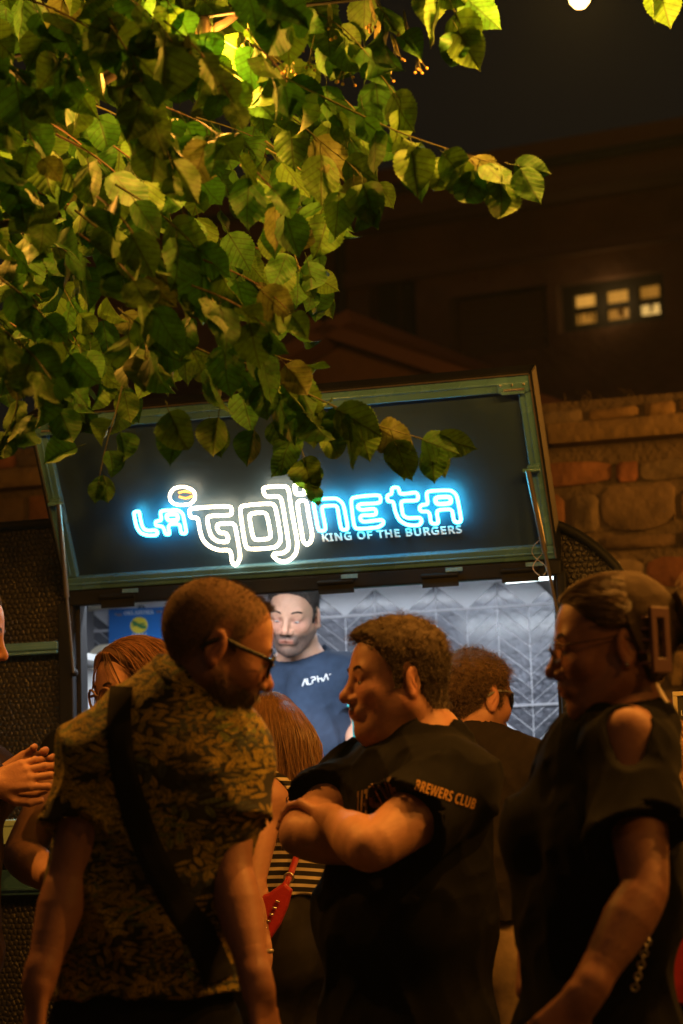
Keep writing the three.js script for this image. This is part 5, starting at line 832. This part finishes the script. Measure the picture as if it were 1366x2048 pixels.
// ---- the woman with the hair clip, nearest on the right
{
  const o = { skin: SK3, head: JZ(1224, 1298, 4.2), look: V(-1, -.1, .06), hup: V(0, 1, 0), hs: .98, skull: JZ(1250, 1362, 4.2), neck: JZ(1268, 1462, 4.22), chest: JZ(1205, 1640, 4.24), waist: JZ(1200, 1830, 4.26), hips: JZ(1200, 2110, 4.28), nk: .98, arm: 1.02, girth: .92, bust: .85,
    sh: [JZ(1262, 1510, 4.08), JZ(1165, 1520, 4.4)], el: [JZ(1292, 1780, 3.92), JZ(1090, 1780, 4.46)], wr: [JZ(1168, 1990, 3.84), JZ(1060, 1980, 4.3)], face: { nose: .95, w: .95 } };
  o.B = torso(V(.1, 1, .02), V(-.85, 0, .5)); stand(o); o.extra = (f) => f.cone(JZ(1257, 1466, 4.06), JZ(1257, 1580, 4.05), .045, .026, .03);
  o.hands = [{ w: o.wr[0], from: o.el[0], dir: V(-.75, -.75, .1), palm: V(-.3, .2, -1), side: 1 }];
  const P = figure('person', 'woman with pulled back hair and a claw clip in a black cold-shoulder top, facing left', o);
  const a = JZ(1256, 1450, 4.02), b = JZ(1256, 1566, 3.985), sf = wear(o, { t: .012, loose: .016, sleeve: .66, flare: .03, hem: [V(0, .72, 0), DN], neckR: .064, collar: .03, fold: .008, seed: 21, more: (f) => f.cone(a, b, .042, .008, .006, true) });
  garment(P, 'top', sf, [...o.sh, o.hips, o.neck, o.sh[0].clone().lerp(o.el[0], .75), o.sh[1].clone().lerp(o.el[1], .75)], .007, blackCloth, .22);
  garment(P, 'trousers', trousers(o), [o.hips, ...o.kn, ...o.an], .013, jeans, .22); shoes(P.g, o, shoeM, P.base);
  const hc = (p) => { const k = rnd() < .25 ? 1.9 : 1; return [.1 * k, .066 * k, .04 * k]; };
  const back = V(.02, .0, -.125);
  P.put('hair', P.local(hairShell(P.hf, HAIRLINE.woman, (x, y, z) => .009 + .006 * sst(.0, -.08, z), .003, 60, () => [.075, .05, .03])), shellMat);
  P.put('combed_hair', P.local(hairs(P.hf, HAIRLINE.woman, 2300, { len: (p) => clamp(p.distanceTo(back) * 1.05, .03, .2), r: .0012, seg: 8, curl: .0015, lift: .008, dir: (q, n) => back.clone().sub(q).normalize().add(n.clone().multiplyScalar(.25)), color: hc, fall: 0, hug: .16, keep: .0105 })), hairMat).userData.kind = 'stuff';
  const bun = []; for (let i = 0; i < 420; i++) { const s = rr(-1, 1), pts = []; const ph = rr(-.5, .5); for (let k = 0; k <= 8; k++) { const t = k / 8; pts.push(V(.02 + .028 * s + .01 * Math.sin(t * 5 + ph), .065 - .16 * t + .02 * Math.sin(ph * 3), -.118 - .028 * Math.sin(t * PI) * (1 - .4 * Math.abs(s)) - rr(0, .004))); } bun.push({ p: pts, r: .0015, c: hc(V(0, 0, 0)), tip: .4 }); }
  P.put('bun', P.local(strands(bun)), hairMat);
  const loose = []; for (let i = 0; i < 40; i++) { const y0 = rr(.02, .1), p0 = V(rr(-.02, .06), y0, -.13); loose.push({ p: [p0, p0.clone().add(V(rr(-.02, .02), rr(.0, .03), -.02)), p0.clone().add(V(rr(-.03, .03), rr(-.04, .03), -.035))], r: .0007, c: [.2, .13, .06] }); }
  P.put('loose_hair', P.local(strands(loose)), hairMat);
  spectacles(P, { rx: .025, ry: .018, r: .0013, y: .004, z: .112, mat: std(.05, .03, .025, .3, .4), lens: lensClear });
  P.put('earring', P.local(merge([new THREE.SphereGeometry(.0042, 10, 8).translate(.09, -.036, -.006)])), std(.7, .65, .6, .2, .9));
  // claw clip in the hair: a rounded frame with teeth
  const clip = thing('hair_clip', 'pale pink rectangular claw clip in the hair of the woman on the right', 'hair clip', o.head.clone()), ring = [[-.017, .052], [.017, .052], [.019, 0], [.017, -.052], [-.017, -.052], [-.019, 0]].map(([x, y]) => V(x, y, 0)), cm = new THREE.MeshPhysicalMaterial({ color: C(.22, .12, .11), roughness: .4, clearcoat: .4 });
  const M = new THREE.Matrix4().makeBasis(...basis(V(.9, 0, -.43), V(0, 1, -.12))).setPosition(.082, .0, -.07), full = new THREE.Matrix4().makeTranslation(-o.head.x, -o.head.y, -o.head.z).multiply(P.hm).multiply(M);
  const fr = new THREE.Shape(); fr.moveTo(-.0175, -.056); fr.lineTo(.0175, -.056); fr.lineTo(.0175, .056); fr.lineTo(-.0175, .056); const ho = new THREE.Path(); ho.moveTo(-.0095, -.034); ho.lineTo(-.0095, .04); ho.lineTo(.0095, .04); ho.lineTo(.0095, -.034); fr.holes.push(ho);
  part(clip, 'clip_frame', new THREE.ExtrudeGeometry(fr, { depth: .005, bevelEnabled: true, bevelSize: .002, bevelThickness: .002, bevelSegments: 2 }).applyMatrix4(full), cm);
  for (let i = 0; i < 5; i++) part(clip, 'tooth', tube([V(-.019, -.04 + i * .02, 0), V(-.028, -.04 + i * .02, -.012), V(-.03, -.04 + i * .02, -.03)], .0022, 8, 6).applyMatrix4(full), cm);
  // shoulder bag chain glinting below the elbow
  const ch = thing('bag_chain', 'thin silvery chain hanging behind the forearm of the woman on the right', 'chain', JZ(1275, 1930, 4.02)), links = [], c0 = JZ(1275, 1930, 4.02);
  for (let i = 0; i < 9; i++) part(ch, 'link', new THREE.TorusGeometry(.006, .0016, 6, 12).rotateY(i % 2 * 1.5).rotateX(.4).translate((6 - i) * .003, (4 - i) * .009, .004 * (i % 2)), M_metal);
}
// ---- the man serving inside the truck
{
  const o = { skin: skinMat(.56, .31, .205), head: JT(588, 1231, -0.72), look: V(-.24, -.3, .92), hup: V(.06, 1, .2), hs: 1.03, skull: JT(598, 1283, -0.80), neck: JT(601, 1325, -0.83), chest: JT(603, 1425, -0.82), waist: JT(607, 1530, -0.78), hips: JT(610, 1640, -0.80), ground: .55, nk: 1.15, arm: 1.15, girth: 1.12, belly: .03,
    sh: [JT(680, 1357, -0.82), JT(520, 1380, -0.80)], el: [JT(722, 1466, -0.80), JT(482, 1500, -0.75)], wr: [JT(712, 1500, -0.54), JT(525, 1538, -0.50)], face: { beard: .95, nose: 1.0, w: .94 }, gaze: .5, browC: [.012, .008, .006] };
  o.B = torso(V(.03, 1, .06), V(-.3, 0, .95)); stand(o);
  o.hands = [{ w: o.wr[0], from: o.el[0], dir: V(-.35, -.5, .8), palm: V(0, -1, -.4), side: -1 }];
  const P = figure('person', 'dark haired man in a navy T-shirt looking down behind the truck counter', o);
  const sf = wear(o, { t: .013, loose: .014, sleeve: .6, flare: .012, hem: [V(0, 1.3, 0), DN], neckR: .086, collar: -.025, fold: .008, seed: 31 });
  garment(P, 't_shirt', sf, [...o.sh, o.hips, o.neck, o.sh[0].clone().lerp(o.el[0], .7), o.sh[1].clone().lerp(o.el[1], .7)], .0075, cloth(.042, .066, .12), .23);
  garment(P, 'trousers', (() => { const f = trousers(o); f.p.pop(); f.plane(V(0, .6, 0), DN); return f; })(), [o.hips, ...o.kn, ...o.an], .015, jeans, .23);
  const wm = std(.8, .82, .85, .6), c = JT(609, 1356, -0.60), r = JT(650, 1344, -0.60).sub(JT(575, 1366, -0.60)).normalize();
  { // cut letters of plain bars, the A without a crossbar
    const G = [[[0, 0, .62, 1, .8, 0]], [[.95, 1, .95, 0, 1.5, 0]], [[1.6, .95, 2.15, .95, 2.2, .5, 1.72, .5, 1.66, 0]], [[2.5, 1, 2.5, 0], [2.5, .5, 3.05, .5, 3.05, 0]], [[3.2, 0, 3.82, 1, 4, 0]]], S = .021, u2 = V(0, 1, 0).addScaledVector(r, -r.y).normalize(), dir = TRN.clone().negate(), gs = [];
    const drop = (x, y) => { const q = c.clone().addScaledVector(r, (x - 2) * S).addScaledVector(u2, (y - .5) * S).addScaledVector(dir, -.12); let t = 0; for (let k = 0; k < 40; k++) { const v = sf.at(q.x + dir.x * t, q.y + dir.y * t, q.z + dir.z * t) - .0022; if (v < .0003) break; t += v * .8; } return q.addScaledVector(dir, Math.min(t, .3)); };
    for (const lt2 of G) for (const l of lt2) for (let i = 0; i + 3 < l.length; i += 2) gs.push(tube([drop(l[i], l[i + 1]), drop((l[i] + l[i + 2]) / 2, (l[i + 1] + l[i + 3]) / 2), drop(l[i + 2], l[i + 3])], .0021, 4, 6));
    gs.push(tube([drop(4.25, .75), drop(4.4, .76), drop(4.55, .77)], .0013, 3, 5)); P.put('chest_print', merge(gs), wm);
  }
  for (const gl of [o.hands[0]]) { const f = new Field(); hand(f, gl.w, gl.dir, gl.palm, gl.side, { s: 1.06 }); f.cone(gl.w, gl.w.clone().lerp(o.el[0], .16), .033, .036, .01); const b = bounds([gl.w, gl.w.clone().addScaledVector(gl.dir.clone().normalize(), .1)], .13); P.put('glove', skin(f, b.min, b.max, .0042), std(.015, .015, .016, .4)); }
  const hc = () => [.014, .01, .008];
  P.put('hair', P.local(hairShell(P.hf, HAIRLINE.short, (x, y, z) => .003 + .012 * sst(.04, .1, y), .004, 110, () => [.045, .032, .027])), shellMat);
  P.put('hair_strands', P.local(hairs(P.hf, HAIRLINE.short, 1500, { len: (p) => .008 + .02 * sst(.03, .1, p.y), r: .0009, seg: 3, lift: .002, dir: (q, n) => n.clone().add(V(rr(-.4, .4), .1, .7)), color: hc, hug: .1, keep: .003 })), hairMat).userData.kind = 'stuff';
}
// ---- the girl with long hair and the striped top
{
  const o = { skin: SK2, head: JZ(536, 1476, 6.2), look: V(-.45, -.12, -.88), hs: .88, skull: JZ(542, 1518, 6.2), neck: JZ(552, 1560, 6.2), chest: JZ(560, 1640, 6.2), waist: JZ(552, 1740, 6.2), hips: JZ(556, 1880, 6.2), nk: .85, arm: .86, girth: .82, seat: true,
    sh: [JZ(532, 1598, 6.06), JZ(600, 1598, 6.32)], el: [JZ(506, 1762, 5.98), JZ(600, 1760, 6.4)], wr: [JZ(522, 1912, 5.93), JZ(590, 1880, 6.5)] };
  o.B = torso(UP, V(-.78, 0, -.62)); stand(o);
  o.hands = [{ w: o.wr[0], from: o.el[0], dir: V(.1, -1, .05), palm: V(-1, -.1, .1), side: 1, cell: .004, opt: { spread: .02, curl: [.2, .3, .2], thumb: [.85, .4, .35] } }];
  const P = figure('person', 'girl with long brown hair in a striped top and dark trousers, seen from behind', o);
  const st = canvasTex(64, 256, (g, W, H) => { g.fillStyle = '#c9bda6'; g.fillRect(0, 0, W, H); g.fillStyle = '#15110f'; for (let i = 0; i < 8; i++) g.fillRect(0, i * 32, W, 19); });
  const sf = wear(o, { t: .006, loose: .006, sleeve: 0, hem: [JZ(556, 1790, 6.2), V(0, -1, 0)], neckR: .085, collar: -.05, fold: .005, seed: 41, more: (f) => { for (const s of [0, 1]) f.ball(o.sh[s].clone().addScaledVector(o.B[0], s ? -.03 : .03).add(V(0, -.02, 0)), .085, .01, true); } });
  const bb = bounds([...o.sh, o.hips, o.neck], .2), g = skin(sf, bb.min, bb.max, .0065), q = g.attributes.position; for (let i = 0; i < q.count; i++) g.attributes.uv.setXY(i, q.getX(i) * 2, (q.getY(i) + .02 * Math.sin(q.getX(i) * 8)) / .16);
  P.put('striped_top', g, new THREE.MeshStandardMaterial({ map: st, roughness: .85, bumpMap: T_weaveR, bumpScale: .0004 }));
  garment(P, 'trousers', trousers(o, { t: .016, top: JZ(556, 1756, 6.2) }), [o.hips, o.waist, ...o.kn, ...o.an], .009, cloth(.03, .027, .026), .2); shoes(P.g, o, shoeM, P.base);
  const hcol = () => { const k = rr(.6, 1.5); return [.16 * k, .083 * k, .036 * k]; };
  P.put('hair', P.local(hairShell(P.hf, HAIRLINE.woman, () => .007, .002, 60, () => [.1, .055, .026])), shellMat);
  const L = []; const hm = P.hm, dn = DN.clone().transformDirection(hm.clone().invert()), rightL = V(1, 0, 0).transformDirection(hm.clone().invert()), camL = V(0, 0, 1).transformDirection(hm.clone().invert());
  for (let i = 0; i < 4200; i++) {
    const a = rr(-PI, PI), d = V(Math.sin(a) * rr(.2, 1), rr(.35, 1), Math.cos(a) * rr(.2, 1)); if (d.z > .45) d.z *= -1; const p = marchOut(P.hf, d.normalize()), pts = [], ph = rr(0, 6.3), len = rr(.26, .4); let v = p.clone().addScaledVector(grad(P.hf, p), .006); const out = V(p.x, 0, p.z).normalize(), side = v.clone().transformDirection(hm).x, spread = rr(-.05, .42);
    for (let k = 0; k <= 10; k++) { pts.push(v.clone().addScaledVector(rightL, .008 * Math.sin(ph + k * 1.15) * k / 10 * 1.4)); const t = k / 10, dir = dn.clone().multiplyScalar(.35 + t).addScaledVector(out, .35 * (1 - t) * (1 - t) * (v.y > .0 ? 1 : .15)).addScaledVector(rightL, spread * t * .5).addScaledVector(camL, .04).normalize(); v = v.clone().addScaledVector(dir, (len + .1 * (1 - t) * .5) / 10); const f = P.hf.at(v.x, v.y, v.z); if (f < .008 && v.y > -.1) v.addScaledVector(grad(P.hf, v), .008 - f); }
    L.push({ p: pts, r: rr(.0007, .0014), c: hcol(), tip: .25 });
  }
  P.put('long_hair', P.local(strands(L)), hairMat).userData.kind = 'stuff';
  P.put('watch', tube([0, 1, 2, 3, 4, 5, 6, 7].map((i) => { const a = i / 8 * 2 * PI; return o.wr[0].clone().add(V(.026 * Math.cos(a), .012, .026 * Math.sin(a))); }), .006, 32, 8, true), std(.5, .45, .38, .35, .6));
  // red studded bag on its strap
  const bc = JZ(548, 1815, 5.95), bag = thing('shoulder_bag', 'red leather bag with metal studs on the hip of the long haired girl', 'bag', bc), red = new THREE.MeshPhysicalMaterial({ color: C(.38, .022, .02), roughness: .38, clearcoat: .3, bumpMap: T_fineR, bumpScale: .001 });
  const outl = [[568, 1772], [578, 1782], [570, 1812], [556, 1845], [538, 1872], [520, 1880], [498, 1868], [494, 1820], [512, 1800], [540, 1792]].map((k) => JZ(...k, 5.95).sub(bc)), s = new THREE.Shape(outl.map((k) => new THREE.Vector2(k.x, k.y)));
  part(bag, 'pouch', new THREE.ExtrudeGeometry(s, { depth: .03, bevelEnabled: true, bevelSize: .008, bevelThickness: .012, bevelSegments: 4 }).translate(0, 0, -.03), red);
  for (let i = 0; i < 6; i++) { const k = JZ(mix(555, 525, i / 5), mix(1803, 1868, i / 5), 5.93).sub(bc); part(bag, 'stud', new THREE.CapsuleGeometry(.0028, .006, 4, 8).rotateZ(1.25).translate(k.x, k.y, k.z - .002), M_metal); }
  const strap = [[568, 1776, 5.95], [578, 1755, 5.97], [590, 1722, 6.05], [600, 1690, 6.12], [600, 1620, 6.1]].map(([x, y, z]) => JZ(x, y, z).sub(bc)); part(bag, 'strap', tube(strap, .0085, 30, 8).scale(1, 1, .99), red); part(bag, 'buckle', new THREE.TorusGeometry(.011, .0028, 8, 18).translate(strap[1].x, strap[1].y, strap[1].z + .01), M_metal);
}
// ---- the curly man with sunglasses behind, near the counter
{
  const o = { skin: SK2, head: JZ(950, 1400, 6.7), look: V(.76, -.16, -.63), hs: 1.03, skull: JZ(945, 1450, 6.68), neck: JZ(945, 1492, 6.66), chest: JZ(968, 1610, 6.68), waist: JZ(975, 1750, 6.7), hips: JZ(982, 1890, 6.72), nk: 1.0, arm: 1, girth: 1.02,
    sh: [JZ(868, 1545, 6.76), JZ(1078, 1545, 6.62)], el: [JZ(850, 1740, 6.8), JZ(1110, 1735, 6.6)], wr: [JZ(880, 1900, 6.8), JZ(1090, 1890, 6.7)], face: { beard: .3 } };
  o.B = torso(V(-.06, 1, 0), V(.35, 0, -.94)); stand(o);
  const P = figure('person', 'curly haired man in a dark T-shirt and beige trousers with sunglasses and a neck chain', o);
  garment(P, 't_shirt', wear(o, { t: .014, loose: .02, sleeve: .6, flare: .02, hem: [JZ(982, 1838, 6.7), DN], neckR: .068, collar: .025, fold: .008, seed: 51 }), [...o.sh, o.hips, o.neck, o.sh[1].clone().lerp(o.el[1], .7), o.sh[0].clone().lerp(o.el[0], .7)], .0078, cloth(.038, .03, .026), .22);
  garment(P, 'trousers', trousers(o, { t: .02, top: JZ(982, 1815, 6.7) }), [o.hips, ...o.kn, ...o.an], .01, cloth(.44, .32, .19), .22); shoes(P.g, o, shoeM, P.base);
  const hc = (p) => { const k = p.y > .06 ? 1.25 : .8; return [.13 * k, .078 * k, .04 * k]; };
  P.put('hair', P.local(hairShell(P.hf, HAIRLINE.short, (x, y, z) => .003 + .009 * sst(.02, .1, y), .006, 80, () => [.07, .042, .022])), shellMat);
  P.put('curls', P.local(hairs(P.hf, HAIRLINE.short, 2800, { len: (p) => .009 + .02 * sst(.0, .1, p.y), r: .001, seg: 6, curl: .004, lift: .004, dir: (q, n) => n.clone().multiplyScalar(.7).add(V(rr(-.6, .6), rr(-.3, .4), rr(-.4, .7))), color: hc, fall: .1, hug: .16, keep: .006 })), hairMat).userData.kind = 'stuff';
  const nd = o.skull.clone().sub(o.neck).normalize(), X = V(1, 0, 0).addScaledVector(nd, -nd.x).normalize(), Y = nd.clone().cross(X), beads = []; for (let i = 0; i < 70; i++) { const a = i / 70 * 2 * PI, q = o.neck.clone().addScaledVector(nd, .014 + .02 * Math.sin(a)).addScaledVector(X, .069 * Math.cos(a)).addScaledVector(Y, .069 * Math.sin(a)); beads.push(new THREE.SphereGeometry(.0028, 7, 5).translate(q.x, q.y, q.z)); }
  P.put('neck_chain', merge(beads), std(.75, .65, .45, .25, .9));
  const lens = new THREE.MeshPhysicalMaterial({ color: C(.008, .01, .01), roughness: .08, clearcoat: 1 }), lp = []; { const w = [], n = 16; const pos = [], idx = []; for (let i = 0; i <= n; i++) { const a = mix(-1.15, 1.15, i / n), top = .022, bot = -.018 + .012 * Math.pow(Math.abs(a) / 1.15, 3); for (const [y, k] of [[top, 0], [0, .003], [bot, 0]]) pos.push(Math.sin(a) * (.082 + k), y + .006, .024 + Math.cos(a) * (.088 + k)); if (i) for (const r of [0, 1]) { const o2 = (i - 1) * 3 + r; idx.push(o2, o2 + 3, o2 + 1, o2 + 1, o2 + 3, o2 + 4); } } const g = new THREE.BufferGeometry(); g.setAttribute('position', new THREE.Float32BufferAttribute(pos, 3)); g.setIndex(idx); g.computeVertexNormals(); g.setAttribute('uv', new THREE.Float32BufferAttribute(new Float32Array(pos.length / 3 * 2), 2)); lp.push(g); }
  const sg = P.put('sunglasses', P.local(merge([tube([V(-.076, .026, .058), V(-.05, .029, .09), V(0, .03, .113), V(.05, .029, .09), V(.076, .026, .058)], .0034, 40, 7), ...[-1, 1].map((s) => tube([V(s * .076, .026, .06), V(s * .082, .024, .03), V(s * .084, .016, -.006), V(s * .082, .0, -.03)], .0036, 20, 7))])), std(.24, .23, .22, .3)); part(sg, 'lens', P.local(lp[0]).translate(-P.base.x, -P.base.y, -P.base.z), lens);
}
// ---- the woman with round glasses behind the leaf-print shirt
{
  const o = { skin: SK2, head: JZ(272, 1384, 5.8), look: V(-.82, -.16, .56), hs: .97, skull: JZ(288, 1432, 5.82), neck: JZ(290, 1482, 5.82), chest: JZ(268, 1600, 5.8), waist: JZ(262, 1760, 5.8), hips: JZ(262, 1930, 5.8), arm: 1.2, girth: 1.0, bust: 1.2,
    sh: [JZ(398, 1525, 5.66), JZ(150, 1522, 5.92)], el: [JZ(440, 1740, 5.6), JZ(40, 1712, 5.82)], wr: [JZ(420, 1900, 5.5), JZ(128, 1772, 5.62)], face: { nose: .95, w: .96 } };
  o.B = torso(UP, V(-.55, 0, .83)); stand(o); o.hands = [{ w: o.wr[1], from: o.el[1], dir: V(.9, -.3, .2), palm: V(0, -.2, -1), side: 1, cell: .0045 }];
  const P = figure('person', 'woman with reddish bobbed hair and round glasses half hidden by the leaf print shirt', o);
  garment(P, 'top', wear(o, { t: .012, loose: .014, sleeve: 0, hem: [V(0, .98, 0), DN], neckR: .075, collar: -.01, fold: .007, seed: 61, more: (f) => { f.ball(o.sh[1].clone().add(V(.0, .01, 0)), .075, .02); f.cone(o.sh[1].clone().lerp(o.el[1], .28), o.el[1], .09, .09, .01, true); } }), [...o.sh, o.hips, o.neck], .009, blackCloth, .22);
  garment(P, 'trousers', trousers(o), [o.hips, ...o.kn, ...o.an], .013, cloth(.45, .36, .24), .22); shoes(P.g, o, shoeM, P.base);
  const hc = () => { const k = rr(.6, 1.5); return [.14 * k, .062 * k, .03 * k]; };
  P.put('hair', P.local(hairShell(P.hf, HAIRLINE.woman, () => .012, .003, 60, () => [.075, .035, .02])), shellMat);
  P.put('bob', P.local(hairs(P.hf, HAIRLINE.woman, 2300, { len: (p) => .1 + .08 * sst(.1, .0, p.y), r: .0014, seg: 9, curl: .0025, turn: .8, lift: .011, dir: (q, n) => V(q.x * 4, -.1, -.12 + q.z).add(n.clone().multiplyScalar(.12)), color: hc, fall: .3, hug: .0, keep: .013, skip: (p) => p.z > .048 && p.y < .108 })), hairMat).userData.kind = 'stuff';
  const fr = []; for (let i = 0; i < 420; i++) { const x = rr(-.075, .065), p = marchOut(P.hf, V(x * .5, .105, .07).normalize()).add(V(0, .01, .008)), pts = []; for (let k = 0; k <= 7; k++) { const t = k / 7; const side = x < 0.01 ? -1 : 1; const q = V(p.x + (x - p.x) * t + side * .02 * t * t, p.y + .004 * Math.sin(t * 3) - .085 * t * t, p.z + .03 * t - .045 * t * t * (Math.abs(x) > .05 ? 1.6 : .6)); const v = P.hf.at(q.x, q.y, q.z); if (v < .008) q.addScaledVector(grad(P.hf, q), .008 - v); pts.push(q); } if (x > -.02 && x < .045 && rnd() < .93) continue; fr.push({ p: pts, r: .0013, c: hc(), tip: .4 }); }
  P.put('fringe', P.local(strands(fr)), hairMat);
  spectacles(P, { rx: .026, ry: .0245, r: .0032, y: -.002, z: .112, sq: 2, mat: new THREE.MeshPhysicalMaterial({ color: C(.35, .2, .16), roughness: .08, clearcoat: 1 }), lens: new THREE.MeshPhysicalMaterial({ color: C(.55, .5, .55), roughness: .03, transmission: 1, thickness: 0 }) });
}
// ---- the woman at the left edge with clasped hands
{
  const o = { skin: SK2, head: JZ(-78, 1268, 5.6), look: V(1, -.27, .04), hs: .96, skull: JZ(-104, 1330, 5.6), neck: JZ(-118, 1410, 5.6), chest: JZ(-108, 1540, 5.6), waist: JZ(-108, 1720, 5.6), hips: JZ(-112, 1900, 5.6), girth: .88, arm: .95, bust: 1,
    sh: [JZ(-108, 1470, 5.76), JZ(-118, 1470, 5.44)], el: [JZ(-110, 1690, 5.78), JZ(-122, 1700, 5.4)], wr: [JZ(-6, 1562, 5.56), JZ(-22, 1568, 5.47)] };
  o.B = torso(UP, V(1, 0, .1)); stand(o); const tips = [];
  o.hands = [{ w: o.wr[1], from: o.el[1], dir: V(1, .22, .1), palm: V(.12, -.2, -1), side: -1, cell: .003, opt: { curl: [.25, .55, .35], vary: [.2, -.1, .1, .3], spread: .11, tips, thumb: [.75, .7, .1] } }, { w: o.wr[0], from: o.el[0], dir: V(.92, .42, 0), palm: V(0, 0, 1), side: 1, cell: .0034, opt: { curl: [.5, .8, .5] } }];
  const P = figure('person', 'woman at the left edge with clasped hands and pale fingernails, facing right', o);
  garment(P, 'blouse', wear(o, { t: .012, sleeve: .5, hem: [V(0, .9, 0), DN], seed: 71 }), [...o.sh, o.hips, o.neck], .011, cloth(.05, .03, .03), .22);
  garment(P, 'trousers', trousers(o), [o.hips, ...o.kn, ...o.an], .015, jeans, .22); shoes(P.g, o, shoeM, P.base);
  P.put('hair', P.local(hairShell(P.hf, HAIRLINE.woman, () => .008, .003, 60, () => [.02, .014, .012])), shellMat);
  P.put('combed_hair', P.local(hairs(P.hf, HAIRLINE.woman, 500, { len: () => .12, r: .0013, seg: 6, lift: .007, dir: (q, n) => V(0, .1, -1), color: () => [.03, .02, .015], keep: .009 })), hairMat).userData.kind = 'stuff';
  const nails = tips.map(([e, d, n]) => new THREE.SphereGeometry(1, 10, 8).scale(.0052, .0028, .008).applyMatrix4(new THREE.Matrix4().makeBasis(...basis(d, n.clone().negate())).setPosition(e.clone().addScaledVector(n, -.0055).addScaledVector(d, .003)))); P.put('fingernail', merge(nails), new THREE.MeshPhysicalMaterial({ color: C(.8, .76, .74), roughness: .2, clearcoat: .8 }));
}
// ---- the blonde child at the right edge
{
  const o = { skin: SK2, head: JZ(1280, 1536, 5.4), look: V(-.35, -.1, -.93), hs: .95, skull: JZ(1284, 1589, 5.4), neck: JZ(1286, 1634, 5.4), chest: JZ(1286, 1744, 5.4), waist: JZ(1286, 1864, 5.4), hips: JZ(1286, 2004, 5.4), girth: .8, arm: .8, nk: .85,
    sh: [JZ(1192, 1694, 5.35), JZ(1380, 1694, 5.5)], el: [JZ(1202, 1894, 5.4), JZ(1384, 1894, 5.5)], wr: [JZ(1214, 2054, 5.3), JZ(1374, 2054, 5.4)] };
  o.sh[0] = JZ(1214, 1684, 5.35); o.B = torso(UP, V(-.3, 0, -.95)); stand(o);
  const P = figure('person', 'blonde person in a red top at the right edge behind the woman with the clip', o);
  garment(P, 'red_top', wear(o, { t: .012, sleeve: .6, hem: [V(0, .85, 0), DN], neckR: .06, seed: 81 }), [...o.sh, o.hips, o.neck, o.el[0]], .011, cloth(.3, .02, .025), .22);
  garment(P, 'trousers', trousers(o), [o.hips, ...o.kn, ...o.an], .015, jeans, .22); shoes(P.g, o, shoeM, P.base);
  const hc = () => { const k = rr(.7, 1.3); return [.5 * k, .34 * k, .14 * k]; };
  P.put('hair', P.local(hairShell(P.hf, HAIRLINE.woman, () => .013, .003, 60, () => [.3, .2, .08])), shellMat);
  P.put('long_hair', P.local(hairs(P.hf, HAIRLINE.woman, 1100, { len: () => .2, r: .0015, seg: 9, curl: .004, turn: .8, lift: .012, dir: (q, n) => V(q.x * 4, -.1, q.z * 2).add(n.clone().multiplyScalar(.12)), color: hc, fall: .28, hug: 0, keep: .014 })), hairMat).userData.kind = 'stuff';
}
renderer.setSize(683, 1024);
renderer.render(scene, camera);
